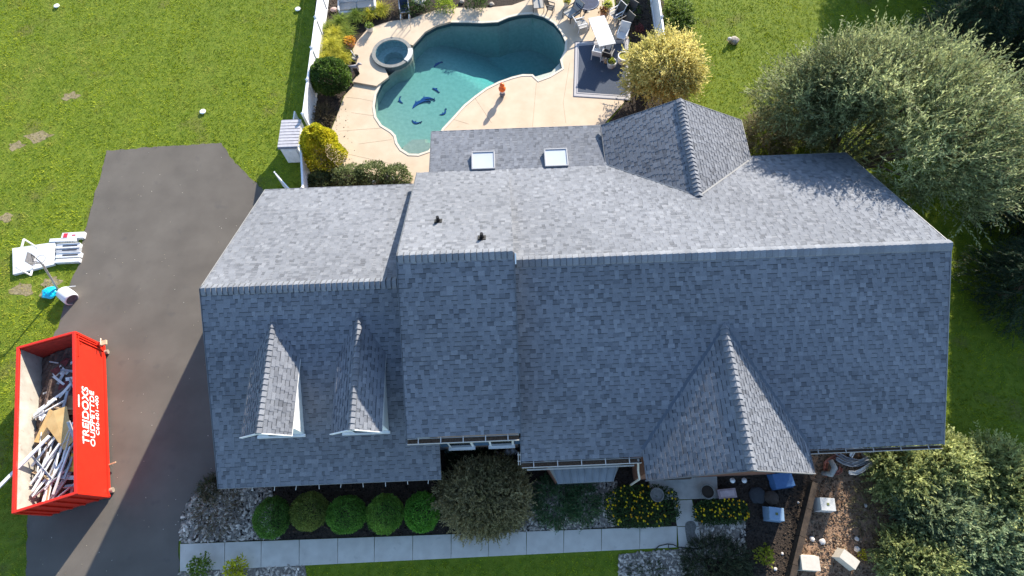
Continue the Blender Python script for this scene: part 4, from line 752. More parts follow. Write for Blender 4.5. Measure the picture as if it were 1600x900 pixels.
for x, y, s_, lb in [(26.0, 5.0, 1.0, 'dark spruce at the right edge level with the roof ridge'), (27.8, 9.0, 1.2, 'dark spruce behind the feathery tree at the right edge'), (25.3, 14.8, 1.15, 'grey green spruce filling the upper right corner'), (28.8, 17.6, 1.4, 'tall spruce beyond the upper right corner'), (27.6, 1.0, 1.3, 'tall spruce outside the right edge'), (29, 7.0, 1.4, 'second tall spruce outside the right edge'), (30.5, 12.6, 1.5, 'third tall spruce outside the right edge'),
    (26.5, 26.8, 1.45, 'nearest spruce beyond the top edge at the right'), (30.2, 24.6, 1.6, 'second spruce beyond the top edge at the right'), (33.6, 22.0, 1.6, 'spruce behind the upper right row'), (29.0, 30.4, 1.7, 'taller spruce farther beyond the top edge'), (33.2, 28.2, 1.75, 'tall spruce between the two beyond the top edge'), (36.8, 25.6, 1.7, 'spruce at the far upper right behind the row'),]:
    dup(c1, (x, y, 0), random.uniform(0, 6), lb, 'tall conifers at the right', (s_, s_, s_), kc)
# ------------------------------------------------------------------ lawn blades
def lawn_blades():
    EXC = [DRIVE, DECK, FRONTBED, [(-11.4, -6.9), (16.5, -6.9), (16.5, 6.8), (12, 6.8), (12, 9), (-3.5, 9), (-11.4, 6.9)], [(-10.62, 6), (-10.62, 27), (9.45, 27), (9.3, 8.6), (-3, 8.6), (-3, 6)], [(-14.1, -8.9), (8, -8.7), (8, -10.15), (-14.1, -10.15)], [(7.2, -6), (7.2, -12.6), (17, -12.6), (17.2, -6)]]+[GRAV[3], GRAV[4], [(x, y) for x, y in DIRT]]
    bare = [(60,214,1.0,.5),(25,228,.6,.4),(80,440,.7,.35),(60,392,.5,.3),(35,452,.8,.5),(10,340,.5,.4),(75,690,.0,.0),(1142,64,.35,.25),(110,150,.7,.4),(75,455,.5,.5),(1290,120,.5,.3)]
    N = 620000; P = np.stack([RNG.uniform(-33, 34, N), RNG.uniform(-12.9, 24, N)], 1)
    px, py = proj(np.column_stack([P, np.zeros(N)])); k = (px > -60) & (px < 1660) & (py > -50) & (py < 930)
    P = P[k]
    for e in EXC: P = P[~inside(P+RNG.normal(0, .05, P.shape), e)]
    P3 = np.column_stack([P, np.zeros(len(P))]); nz = noise3(P3, 1.1, 2)*.3+noise3(P3, 3.9, 5)*.35+noise3(P3, 8.5, 6)*.35; dens = .74+.26*nz
    dry = np.clip(noise3(P3, .33, 8)*.5+noise3(P3, 1.7, 1)*.5-.15, 0, 1)*1.2*(P[:, 0] < -12)
    for bx, by, rx, ry in bare:
        c = g2(bx, by); q = ((P[:, 0]-c[0])/(rx+1e-3))**2+((P[:, 1]-c[1])/(ry+1e-3))**2+noise3(P3, 4, 3)*.9; dens = np.where(q < 1, .30, dens); dry = np.where(q < 2.2, np.maximum(dry, .7-.2*q), dry)
    k = RNG.random(len(P)) < dens; P3, nz, dry = P3[k], nz[k], dry[k]; n = len(P3)
    lean = np.stack([noise3(P3, 1.6, 11)+.7*noise3(P3, 6, 13), noise3(P3, 1.6, 12)-.1+.7*noise3(P3, 6, 14)], 1)*.8
    D = np.column_stack([lean+RNG.normal(0, .55, (n, 2)), np.full(n, .75)]); D = nrm(D); h = (.085+.06*nz)*RNG.uniform(.6, 1.4, n); S = nrm(np.cross(D, RNG.normal(0, 1, (n, 3))))*.016
    V = np.stack([P3-S, P3+S, P3+D*h[:, None]], 1).reshape(-1, 3)
    t = .45+.5*noise3(P3, .7, 4)*.6+.3*nz+RNG.normal(0, .2, n); A = np.array((.13, .205, .003)); B = np.array((.37, .415, .010)); tt = np.clip(t, 0, 1)[:, None]; c = A*(1-tt)+B*tt
    ddd = np.clip(dry, 0, .75)[:, None]; c = c*(1-ddd)+np.array((.36, .31, .085))*ddd; c = c*(1+RNG.normal(0, .12, (n, 1)))
    tag(big_quads('lawn_grass', V, np.clip(c, 0, 1), BLADE, tri=True), 'bright green mown grass covering the lawns', 'grass', kind='stuff')
    for i, (bx, by, rx, ry) in enumerate(bare):
        if rx > .3: c = g2(bx, by); pl = [(c[0]+rx*.7*math.cos(a)*(1+.3*math.sin(3*a+i)+.15*math.sin(7*a)), c[1]+ry*.7*math.sin(a)*(1+.3*math.cos(4*a+i)+.15*math.sin(6*a))) for a in np.linspace(0, 2*PI, 18, endpoint=False)]; tag(MB().prism(pl, -.02, .006, bottom=False).build('bare_soil', mat('bare_soil', (.17, .14, .07), rough=.95, col2=(.30, .24, .14), scale=8, bump=.02, bscale=30)), kind='structure')
lawn_blades()
def fallen_leaves():
    P = []
    for pl, n, z in ((DRIVE, 170, .034), (DECK, 60, .056)):
        a = np.array(pl); lo, hi = a.min(0), a.max(0); p = RNG.uniform(lo, hi, (n*4, 2)); p = p[inside(p, pl)][:n]; P.append(np.column_stack([p, np.full(len(p), z)]))
    P = np.concatenate(P); P = P[~inside(P, HOLE)]; n = len(P); a = RNG.uniform(0, 2*PI, n); D = np.stack([np.cos(a), np.sin(a), RNG.uniform(.05, .3, n)], 1)
    tag(big_quads('fallen_leaves', leafV(P, D, np.tile([0, 0, 1.], (n, 1)), RNG.uniform(.03, .075, n), .014), pal(n, (.25, .20, .10), (.62, .58, .50)), LEAF), 'small pale fallen leaves scattered over driveway and deck', 'leaves', kind='stuff')
fallen_leaves()
def twigs():
    pl = DIRT; a = np.array(pl); lo, hi = a.min(0), a.max(0); P = RNG.uniform(lo, hi, (900, 2)); P = P[inside(P, pl)][:330]; n = len(P); an = RNG.uniform(0, 2*PI, n); D = np.stack([np.cos(an), np.sin(an), RNG.uniform(-.05, .25, n)], 1)
    tag(big_quads('dry_twigs', leafV(np.column_stack([P, np.full(n, .05)]), D, np.tile([.2, 0, 1.], (n, 1)), RNG.uniform(.12, .45, n), .014), pal(n, (.20, .13, .07), (.50, .40, .26), RNG.random(n)**1.5), LEAF), 'dry twigs and straw strewn over the sunlit dirt bed', 'twigs', kind='stuff')
twigs()
# clods and chips on the open soil
def clods():
    polys = [(DIRT, 85, (.09, .055, .035), (.30, .22, .15)), ([(7.5, -7.4), (12.2, -7.4)]+poly([(1262,760),(1236,900),(1110,900),(1170,815),(1166,782)]), 45, (.015, .012, .01), (.07, .05, .035)), (FRONTBED, 35, (.015, .012, .01), (.08, .055, .04)), ([(-10.6, 7.5), (-7.3, 7.5), (-8.5, 12), (-9.3, 17), (-9.2, 24), (-10.5, 24)], 40, (.02, .014, .01), (.10, .07, .05)), ([(6.5, 15), (9.3, 15), (9.4, 23), (6, 23)], 40, (.02, .014, .01), (.08, .055, .04))]
    Ps, Cs = [], []
    for pl, dn, A, B in polys:
        a = np.array(pl); lo, hi = a.min(0), a.max(0); n = int(np.prod(hi-lo)*dn*1.6); P = RNG.uniform(lo, hi, (n, 2)); P = P[inside(P, pl)]; Ps.append(P); Cs.append(pal(len(P), A, B, RNG.random(len(P))**2, .2))
    P = np.concatenate(Ps); C_ = np.concatenate(Cs); n = len(P); oc = np.array([(1, 0, 0), (0, 1, 0), (-1, 0, 0), (0, -1, 0), (0, 0, 1), (0, 0, -1)], float); F = np.array([(0, 1, 4), (1, 2, 4), (2, 3, 4), (3, 0, 4)])
    s = RNG.uniform(.02, .065, (n, 1, 1))*RNG.uniform(.6, 1.4, (n, 1, 3)); a = RNG.uniform(0, PI, n); V = oc[None]*s*(1+RNG.normal(0, .2, (n, 6, 1))); x = V[..., 0]*np.cos(a)[:, None]-V[..., 1]*np.sin(a)[:, None]; y = V[..., 0]*np.sin(a)[:, None]+V[..., 1]*np.cos(a)[:, None]
    V = np.stack([x+P[:, :1], y+P[:, 1:], V[..., 2]*.8+.02], -1); tag(big_quads('soil_clods', V[:, F].reshape(-1, 3), np.repeat(C_, 4, 0), mat('clod', (1, 1, 1), rough=.95, var=.2, attr=True), tri=True), 'loose clods and bark chips on the bare planting beds', 'soil', kind='stuff')
clods()
# ================================================================== OBJECTS
def cyl(mb, a, b, r, n=10): return mb.tube([a, b], r, n)
M_red = mat('red_paint', (.52, .020, .007), rough=.42, var=.10, scale=3, spec=.5, spots=[(2.4, .66, (.36, .03, .02), .5), (18, .70, (.62, .12, .09), .35)])
M_redin = mat('bin_inner_side', (.30, .275, .235), rough=.7, col2=(.44, .41, .36), scale=2, spots=[(5, .62, (.22, .14, .1), .5)])
M_redd = mat('dark_red_inside', (.34, .03, .02), rough=.6, var=.2)
DX, DY, DYAW, DL, DW, DH, DZ = -19.418, -4.022, math.radians(15.24), 7.07, 2.385, 1.99, .12
def dw_(u, v, z=0):  # dumpster axes: u across (+ = house side), v along (+ = far end)
    return (DX+u*math.cos(DYAW)-v*math.sin(DYAW), DY+u*math.sin(DYAW)+v*math.cos(DYAW), DZ+z)
DR = Matrix.Rotation(DYAW, 3, 'Z')
def dumpster():
    t = empty('dumpster', (DX, DY, 0), 'long red open dumpster with white lettering, parked on the driveway edge', 'dumpster')
    def b(name, c, s, m_, bevel=0): return MB().box(dw_(*c), s, rot=DR, ).build(name, m_, t, bevel=bevel)
    w2, l2 = DW/2, DL/2
    b('floor', (0, 0, .06), (DW, DL, .12), M_redd)
    ea = b('side_panel', (w2-.02, 0, DH/2), (.04, DL-.02, DH), M_red); we = b('side_panel', (-w2+.02, 0, DH/2), (.04, DL-.02, DH), M_red)
    MB().box(dw_(-w2+.052, 0, DH/2-.02), (.02, DL-.14, DH-.1), rot=DR).build('liner', M_redin, we); MB().box(dw_(w2-.052, 0, DH/2-.02), (.02, DL-.14, DH-.1), rot=DR).build('liner', M_redd, ea)
    no = b('end_panel', (0, l2-.03, DH/2), (DW-.05, .05, DH), M_red); b('end_panel', (0, -l2+.03, DH/2), (DW-.05, .05, DH), M_red)
    MB().box(dw_(0, l2-.07, DH/2-.02), (DW-.12, .02, DH-.1), rot=DR).build('liner', M_redd, no)
    for u, v, sx, sy in ((w2-.02, 0, .13, DL+.05), (-w2+.02, 0, .13, DL+.05)): b('top_rail', (u, v, DH+.02), (sx, sy, .10), M_red, .012)
    for v in (l2-.02, -l2+.02): b('top_rail', (0, v, DH+.022), (DW-.12, .11, .095), M_red, .012)
    for v in (l2, -l2):
        for u in (w2, -w2): b('corner_post', (u*.985, v*.995, DH/2), (.12, .12, DH-.03), M_red, .01)
    b('bottom_rail', (w2+.03, 0, .08), (.06, DL, .14), M_red)
    b('bottom_rail', (w2-.5, 0, -.04), (.12, DL-.3, .12), M_redd); b('bottom_rail', (-w2+.5, 0, -.04), (.12, DL-.3, .12), M_redd)
    # ribs on the far end panel of the house side and on the near end
    for z in (DH-.22, DH-.34): b('rib', (w2+.02, l2-.42, z), (.04, .07, .05), M_red)
    b('rib', (w2+.025, l2-.62, DH-.16), (.05, 1.0, .04), M_red); b('rib', (w2+.025, l2-.30, DH*.5), (.05, .05, DH*.85), M_red); b('rib', (w2+.02, l2-.16, DH*.55), (.04, .05, DH*.8), M_red)
    for k in range(4): b('rib', (-.8+k*.53, -l2-.03, DH*.5), (.07, .05, DH*.9), M_red)
    M_h = mat('hinge_metal', (.35, .28, .22), rough=.5, metal=.3)
    h = b('door_latch', (w2+.10, l2-.12, .55), (.20, .14, .16), M_red, .02); MB().box(dw_(w2+.27, l2-.10, .5), (.30, .22, .10), rot=DR).build('latch_block', mat('pale_wood', (.5, .38, .25), var=.2), h)
    MB().tube([dw_(w2+.1, l2+.05, .2), dw_(w2+.28, l2+.05, .7), dw_(w2+.30, l2-.3, .75)], .025, 6).build('latch_handle', M_h, h)
    for v in (-l2+.25, l2-.35):
        MB().tube([dw_(w2+.02, v, 0.02), dw_(w2+.18, v, .02)], .11, 12).build('roller', M_h, t)
    MB().box(dw_(w2+.035, .35, DH-.12), (.02, .55, .05), rot=DR).build('reflector_strip', mat('reflector', (.8, .8, .78), rough=.4), t)
    # lettering reads upward along the side
    M_let = mat('white_lettering', (.80, .80, .80), rough=.5, var=.05)
    rot = Matrix((Vector((-math.sin(DYAW), math.cos(DYAW), 0)), Vector((0, 0, 1)), Vector((math.cos(DYAW), math.sin(DYAW), 0)))).transposed()
    for tx, size, z, v, ex in (('TREJDOXS', .44, 1.24, -1.45, .008), ('OUDPETTDE', .32, .86, -1.5, .003), ('C60-601-400', .23, .57, -.95, .001)):
        fc = bpy.data.curves.new('lettering', 'FONT'); fc.body = tx; fc.size = size*1.25; fc.extrude = .006; fc.offset = ex; fc.space_character = 1.02; fo = bpy.data.objects.new('tmp', fc); COL.objects.link(fo)
        dg = bpy.context.evaluated_depsgraph_get(); me = bpy.data.meshes.new_from_object(fo.evaluated_get(dg)); bpy.data.objects.remove(fo); me.materials.clear(); me.materials.append(M_let)
        xs = [vv.co.x for vv in me.vertices]; tw = {'T': 2.55, 'O': 2.5, 'C': 1.8}[tx[0]]; sx_ = tw/(max(xs)-min(xs))
        T = Matrix.Translation(Vector(dw_(w2+.012, v, z)))@rot.to_4x4()@Matrix.Diagonal((sx_, 1, 1, 1)); me.transform(T); o = bpy.data.objects.new('lettering', me); COL.objects.link(o); attach(o, t); o['label'] = 'white lettering '+tx
    return t
dumpster()
# heap under the debris
M_heap = mat('dark_debris', (.05, .035, .03), rough=.9, col2=(.16, .11, .09), scale=5, detail=8, bump=.04, bscale=12)
def heap():
    nx, ny = 14, 34; V = []
    for i in range(nx+1):
        for j in range(ny+1):
            u = (-.5+i/nx)*(DW-.2); v = (-.5+j/ny)*(DL-.25); e = min(i, nx-i)/nx
            z = .62+.42*math.exp(-((v+.8)/2.2)**2)+.12*random.random()+.25*min(1, e*3)
            if v < -1.6: z -= .12
            V.append(dw_(u, v, z))
    o = MB().add(V, [(i*(ny+1)+j, (i+1)*(ny+1)+j, (i+1)*(ny+1)+j+1, i*(ny+1)+j+1) for i in range(nx) for j in range(ny)]).build('debris_heap', M_heap)
    tag(o, 'dark mixed rubble filling the bottom of the red dumpster', 'debris', kind='stuff')
heap()
M_vin = mat('white_vinyl', (.74, .74, .73), rough=.4, var=.10, scale=4, spots=[(9, .62, (.36, .34, .32), .5)]); M_grv = mat('grey_vinyl', (.36, .37, .39), rough=.5, var=.2)
M_crd = mat('cardboard', (.52, .33, .13), rough=.8, col2=(.66, .44, .19), scale=3); M_mar = mat('maroon_scrap', (.13, .03, .03), rough=.7, var=.3); M_wood = mat('raw_wood', (.40, .27, .15), rough=.8, col2=(.55, .40, .25), scale=6)
rs = random.Random(5)
# trim strips: u, v, z, length, direction (deg from across), tilt, width
strips = [(-1.25,-1.9,1.35,2.6,62,14,.16),(-.62,-1.7,1.05,2.5,64,5,.17),(-.35,-1.75,1.1,2.3,60,-6,.13),(-.95,-1.4,1.0,2.2,74,6,.10),(.0,-1.6,1.12,2.3,58,10,.15),(.35,-1.5,1.2,2.4,66,10,.13),(.1,-2.0,1.15,2.0,52,3,.12),(.62,-1.9,1.2,1.6,70,-4,.11),(-.25,-2.4,1.05,2.0,70,8,.13),(.15,-2.7,1.0,1.6,45,6,.12),(-.5,-2.75,1.0,1.5,80,-5,.12),(.5,-2.6,1.05,1.3,-20,3,.16),(.7,-2.95,1.0,1.1,-8,4,.14),(.25,-3.05,.95,1.4,30,0,.09),(-.3,-3.1,.9,1.3,55,4,.08),(1.02,-1.0,1.75,1.0,85,35,.13),(.75,-.95,1.25,1.1,20,0,.10),(-.7,.75,1.1,1.4,18,4,.12),(-.35,1.0,1.0,1.2,30,-6,.10),(.3,1.35,1.0,.9,40,5,.12),(.55,1.7,.95,1.0,65,8,.13),(.8,2.0,.95,1.2,78,4,.10),(.2,2.3,.8,.9,-25,2,.10),(.7,2.7,.8,.8,10,8,.12),(-.1,1.9,.9,.7,-50,0,.09),(.5,.4,1.1,1.0,50,5,.11),(.9,-.3,1.2,1.3,80,3,.08),(-.75,-2.35,1.0,1.7,40,-6,.09),(-.9,-1.0,.95,.9,5,2,.10),(.05,.0,1.0,.8,-35,3,.10),(.85,1.0,1.05,1.3,60,4,.09),(.25,-2.25,1.25,1.9,63,7,.10)]
for k in range(22):
    strips.append((rs.uniform(-.75, .8), rs.uniform(-2.9, 1.2), 1.02+rs.uniform(0, .22), rs.uniform(.9, 2.1), rs.choice([rs.uniform(40, 80), rs.uniform(-40, 140)]), rs.uniform(-6, 10), rs.uniform(.07, .14)))
for i, (u, v, z, L_, a, ti, wd) in enumerate(strips):
    a = math.radians(a); ti = math.radians(ti); d = Vector((math.cos(a)*math.cos(ti), math.sin(a)*math.cos(ti), math.sin(ti)))*L_/2; pa, pb = Vector((u, v, z+.22))-d, Vector((u, v, z+.22))+d
    if i != 15:
        for q in (pa, pb): q.x = max(-1.03, min(1.03, q.x)); q.y = max(-3.35, min(3.3, q.y))
    A, B = Vector(dw_(*pa)), Vector(dw_(*pb))
    if (B-A).length < .4: B = A+(B-A).normalized()*.4
    if i == 0: A, B = Vector(dw_(-1.95, -2.45, 1.98)), Vector(dw_(-.05, -.75, 1.72))
    mb = MB(); rl = Vector((rs.uniform(-.4, .4), rs.uniform(-.4, .4), 1)).normalized(); mb.bar(A, B, wd, .018, up=rl); dd = (B-A).normalized(); sd = dd.cross(rl).normalized()
    mb.bar(A+sd*wd*.48+rl*.03, B+sd*wd*.48+rl*.03, .016, .07, up=rl)
    mm_ = (M_vin if rs.random() < .7 else M_grv) if i < 32 else [M_grv, M_wood, M_vin, M_heap][i % 4]; o = mb.build('trim_strip' if i < 32 else 'scrap_strip', mm_)
    if i == 0: tag(o, 'long white trim strip sticking out over the left rim of the red dumpster', 'strip', 'trim strips heaped in the dumpster')
    elif i == 15: tag(o, 'short white trim strip leaning up against the house side rim of the dumpster', 'strip', 'trim strips heaped in the dumpster')
    elif i >= 32: tag(o, ['grey', 'raw wood', 'white', 'dark brown'][i % 4]+' strip across the '+('near' if v < -1.2 else 'far')+' half of the heap in the dumpster', 'strip', 'trim strips heaped in the dumpster')
    else: tag(o, ('long ' if L_ > 1.5 else 'short ')+('white' if mm_ is M_vin else 'grey')+' trim strip '+('at the near end' if v < -2.2 else 'below the cardboard' if v < -.5 else 'beyond the cardboard')+' inside the red dumpster', 'strip', 'trim strips heaped in the dumpster')
def sheet_(name, pts, m_, label, cat, th=.012, group=None):
    n = (Vector(pts[1])-Vector(pts[0])).cross(Vector(pts[2])-Vector(pts[0])).normalized()*th; P = [Vector(dw_(p[0], p[1], p[2]+.22)) for p in pts]; k = len(P)
    N = DR@n
    o = MB().add(P+[p-N for p in P], [tuple(range(k)), tuple(range(k, 2*k))[::-1]]+[(i, i+k, (i+1) % k+k, (i+1) % k) for i in range(k)]).build(name, m_); return tag(o, label, cat, group)
sheet_('cardboard_sheet', [(-.98,-.65,1.1),(-.35,-.95,1.18),(.42,-.1,1.3),(-.25,.55,1.25)], M_crd, 'tan cardboard sheet pointing at the left wall inside the dumpster', 'cardboard')
sheet_('cardboard_sheet', [(-.30,-.15,1.42),(.35,-1.45,1.25),(.75,-1.2,1.3),(.62,.35,1.48),(.1,.3,1.5)], M_crd, 'largest folded tan cardboard sheet in the middle of the dumpster', 'cardboard')
sheet_('cardboard_sheet', [(.35,.1,1.2),(1.02,-.1,1.15),(1.05,.75,1.2),(.3,1.0,1.12)], mat('brown_board', (.30, .19, .10), var=.2), 'brown board lying against the house side wall inside the dumpster', 'board')
sheet_('cardboard_sheet', [(.45,-2.35,1.15),(.8,-2.5,1.25),(.95,-1.75,1.3),(.6,-1.65,1.2)], mat('yellow_scrap', (.60, .38, .06), var=.2), 'crumpled yellow scrap between the white strips in the dumpster', 'scrap')
sheet_('cardboard_sheet', [(-.9,-.1,.95),(-.3,-.2,1.0),(-.3,.5,1.0),(-.8,.6,.9)], mat('brown_board', (.30, .19, .10)), 'brown board under the cardboard near the left wall of the dumpster', 'board')
for k in range(9):
    u, v = rs.uniform(-.4, .95), rs.uniform(1.2, 3.0); s = rs.uniform(.2, .45); z = rs.uniform(.75, .95); a = rs.uniform(0, 6)
    sheet_('shingle_scrap', [(u+s*math.cos(a+q)*rs.uniform(.6, 1.2), v+s*math.sin(a+q)*rs.uniform(.6, 1.2), z+rs.uniform(-.06, .06)) for q in (0, 1.5, 3.1, 4.7)], M_mar if k % 3 else M_vin, 'torn white scrap among the dark red ones at the far end of the dumpster' if k % 3 == 0 else 'torn dark red scrap at the far end of the dumpster', 'scrap', group='torn scraps at the far end of the dumpster')
for k in range(8):
    u, v = rs.uniform(-.8, -.2), rs.uniform(.3, 1.0); s = .16; a = rs.uniform(0, 6)
    if k < 5: sheet_('paper_scrap', [(u+s*math.cos(a+q)*rs.uniform(.6, 1.2), v+s*math.sin(a+q), 1.0+rs.uniform(0, .15)) for q in (0, 1.5, 3.1, 4.7)], M_vin, 'crumpled white scrap between cardboard and left wall in the dumpster', 'scrap', group='white scraps near the left wall of the dumpster')
for k in range(46):
    u, v = rs.uniform(-.75, .72), rs.uniform(-3.1, 3.0); z = 1.02+rs.uniform(-.08, .12)-(.1 if v < -1.6 else 0)-.08*abs(v+.8)/3; a = rs.uniform(0, 3.14); L_ = rs.uniform(.18, .6)
    A = Vector(dw_(u-math.cos(a)*L_/2, v-math.sin(a)*L_/2, z)); B = Vector(dw_(u+math.cos(a)*L_/2, v+math.sin(a)*L_/2, z+rs.uniform(-.1, .12)))
    kind_ = k % 4; m_ = [M_wood, M_grv, M_vin, M_mar][kind_]; nm = ['wood', 'grey', 'white', 'dark red'][kind_]; nm += ' piece toward the far end' if v > 1 else (' piece toward the near end' if v < -1.2 else ' piece near the middle')
    tag(MB().bar(A, B, rs.uniform(.04, .13), rs.uniform(.015, .05), up=(rs.uniform(-.5, .5), rs.uniform(-.5, .5), 1)).build('broken_piece', m_), 'short broken '+nm+' of the dumpster rubble', 'scrap', 'short broken pieces in the dumpster')
MB_ = MB().bar(G(160, 730, .1), G(181, 722, .25), .06, .03).build('board', M_wood); tag(MB_, 'short brown board sticking out beside the dumpster at its lower right', 'board')
# ---- basketball hoop and things on the grass
def hoop():
    b = G(94, 455, 0); t = empty('basketball_hoop', tuple(b), 'portable basketball hoop with white framed clear backboard on the grass', 'basketball hoop')
    M_p = mat('pole_metal', (.45, .45, .46), rough=.35, metal=.5); M_b = mat('frame_white', (.72, .72, .72), rough=.4)
    q0, q1 = G(59, 387, 1.95), G(48, 430, 1.95); q0, q1 = Vector(q0), Vector(q1); up = Vector((0, 0, .85)); mid = (q0+q1)/2
    MB().tube([(b[0]-.05, b[1]+.05, .1), (mid.x+.35, mid.y-.1, 1.9)], .05, 8).build('pole', M_p, t)
    for a, c in ((q0, q1), (q0+up, q1+up), (q0, q0+up), (q1, q1+up)): MB().bar(a, c, .06).build('backboard_frame', M_b, t)
    gl = bpy.data.materials.new('clear_acrylic'); gl.use_nodes = True; n = gl.node_tree; n.nodes.clear(); o = n.nodes.new('ShaderNodeOutputMaterial'); tr = n.nodes.new('ShaderNodeBsdfTransparent'); g_ = n.nodes.new('ShaderNodeBsdfGlossy'); g_.inputs[1].default_value = .05; ms = n.nodes.new('ShaderNodeMixShader'); ms.inputs[0].default_value = .07
    n.links.new(tr.outputs[0], ms.inputs[1]); n.links.new(g_.outputs[0], ms.inputs[2]); n.links.new(ms.outputs[0], o.inputs[0])
    MB().bar((q0+q1)/2+up/2-(q1-q0)/2*.94, (q0+q1)/2+up/2+(q1-q0)/2*.94, .012, .78).build('backboard', gl, t)
    e = (q1-q0).normalized(); out = Vector((-e.y, e.x, 0)); out = out if out.x > 0 else -out
    MB().bar(mid+up*.3-e*.25, mid+up*.3+e*.25, .03, .45).build('target_frame', mat('grey_mark', (.16, .16, .17)), t)
    rc = mid+up*.15+out*.38; MB().tube([tuple(rc+Vector((.22*math.cos(a), .22*math.sin(a), 0))) for a in np.linspace(0, 2*PI, 17)], .011, 5).build('rim', mat('rim_grey', (.20, .19, .18), rough=.4), t)
    for s in (-1, 1): MB().bar((mid.x+.35, mid.y-.1, 1.9), tuple(mid+e*s*.25+up*.35), .035).build('arm', mat('dark_metal', (.06, .06, .065), rough=.5), t)
    MB().bar((mid.x+.35, mid.y-.1, 1.85), tuple(mid+up*.05), .05).build('arm', M_p, t)
    d = Vector((.80, -.60, 0)); c = Vector(G(105, 462, .25)); R_ = Vector((0, 0, 1)).rotation_difference(d).to_matrix()
    mb = MB(); mb.lathe((0, 0, 0), [(0, -.42), (.22, -.42), (.32, -.32), (.345, 0), (.34, .30), (.31, .38), (.27, .38)], 20); mb.v = [tuple(R_@Vector(p)+c) for p in mb.v]; tk = mb.build('base_tank', mat('tank_white', (.62, .63, .66), rough=.35, var=.05, spec=.5), t, smooth=True)
    mb = MB(); mb.lathe((0, 0, 0), [(.27, .375), (.22, .30), (0, .28)], 20); mb.v = [tuple(R_@Vector(p)+c) for p in mb.v]; mb.build('tank_end', mat('tank_dark', (.12, .12, .13)), tk)
    mb = MB().tube([tuple(c+Vector((.2, .55, -.1))), tuple(c+Vector((-.3, .5, -.08)))], .03, 6); mb.build('axle', M_p, t)
hoop()
def panel(name, pxs, z0, z1, m_, label, cat, extra=None, group=None, bevel=.01):
    pl = poly(pxs, z1); t = MB().prism(pl[::-1] if sum(pl[i][0]*pl[(i+1) % len(pl)][1]-pl[(i+1) % len(pl)][0]*pl[i][1] for i in range(len(pl))) < 0 else pl, z0, z1).build(name, m_, bevel=bevel); return tag(t, label, cat, group)
M_pan = mat('white_panel', (.60, .61, .62), rough=.45, var=.06, scale=5, spots=[(12, .68, (.35, .35, .36), .3)])
panel('panel', [(19,388),(86,378),(84,413),(20,429)], .02, .17, M_pan, 'large white flat box lying on the grass under the basketball hoop', 'box')
M_lid = mat('gap_shade', (.04, .04, .045), rough=.8)
def trough(px0, px1, y0, y1, lb, m_, z1=.20, red=False, open_=True):
    A = [G(px0, y0, z1), G(px1, y0-2, z1), G(px1, y1-2, z1), G(px0, y1, z1)]; c = sum(A)/4; L_ = np.linalg.norm(A[1]-A[0]); W_ = np.linalg.norm(A[2]-A[1]); rz = math.atan2(A[1][1]-A[0][1], A[1][0]-A[0][0]); R_ = Matrix.Rotation(rz, 3, 'Z')
    t = empty('carton', (c[0], c[1], 0), lb, 'carton', 'long white cartons on the grass')
    b = MB().box((c[0], c[1], z1/2), (L_, W_, z1), rot=R_).build('body', m_, t, bevel=.01)
    if open_:
        q = R_@Vector((L_*.08, 0, 0)); MB().box((c[0]+q.x, c[1]+q.y, z1+.003), (L_*.62, W_*.32, .012), rot=R_).build('opening_shade', M_lid, t)  # dark slab on the closed top, shade of the inside as colour
        q = R_@Vector((0, W_*.5, 0)); MB().box((c[0]+q.x, c[1]+q.y, z1+.01), (L_*.98, .03, .04), rot=R_).build('flap', m_, t)
    if red: MB().box((c[0]-L_*.32, c[1], z1+.004), (L_*.18, W_*.7, .012), rot=R_).build('printed_label', mat('red_print', (.5, .03, .06)), t); MB().box((c[0]+L_*.05, c[1], z1+.004), (L_*.16, W_*.18, .01), rot=R_).build('printed_label', mat('red_print', (.5, .03, .06)), t)
trough(96, 131, 364, 373, 'white carton with red printed mark, topmost of the row by the driveway', M_pan, red=True, open_=False)
trough(77, 119, 373, 378, 'thin white carton second from the top of the row by the driveway', M_pan, open_=False)
trough(88, 125, 382, 388, 'white open carton in the middle of the row by the driveway', M_pan)
trough(87, 124, 389, 394.5, 'narrow white carton below the middle one of the row', M_grv)
trough(87, 126, 396, 403, 'white open carton second from the bottom of the row', M_pan)
trough(86, 124, 405, 410.5, 'lowest white carton of the row nearest the blue bag', M_pan, open_=False)
def bag():
    c = G(78, 458, .15); mb = MB(); bm = bmesh.new(); bmesh.ops.create_icosphere(bm, subdivisions=3, radius=1)
    V = []
    for v in bm.verts:
        d = np.array(v.co); r = 1+.16*noise3(d, 3.4)+.10*noise3(d, 8, 3); sq = .42 if True else 1; p = d*r*np.array((.34, .30, .18)); p[:2] *= 1+.18*(abs(d[0])+abs(d[1])-1); V.append((c[0]+p[0], c[1]+p[1], .17+p[2]))
    mb.add(V, [tuple(v.index for v in f.verts) for f in bm.faces]); bm.free(); tag(mb.build('bag', mat('cyan_plastic', (.0, .42, .62), rough=.35, var=.15, spec=.5)), 'bright cyan plastic bag on the grass beside the white tank', 'bag')
bag()
def disc(px, py, lb, r=.17):
    c = G(px, py, 0); mb = MB().lathe((c[0], c[1], .08), [(0, .05), (r*.8, .05), (r, .03), (r, 0), (0, 0)], 16); tag(mb.build('marker_disc', mat('disc_white', (.8, .8, .8), rough=.5, var=.02)), lb, 'disc', 'white discs on the lawn')
disc(90, 11, 'small white disc on the lawn near the top left corner'); disc(466, 16, 'small white disc on the lawn just left of the fence'); disc(318, 176, 'small white disc on the lawn above the driveway end')
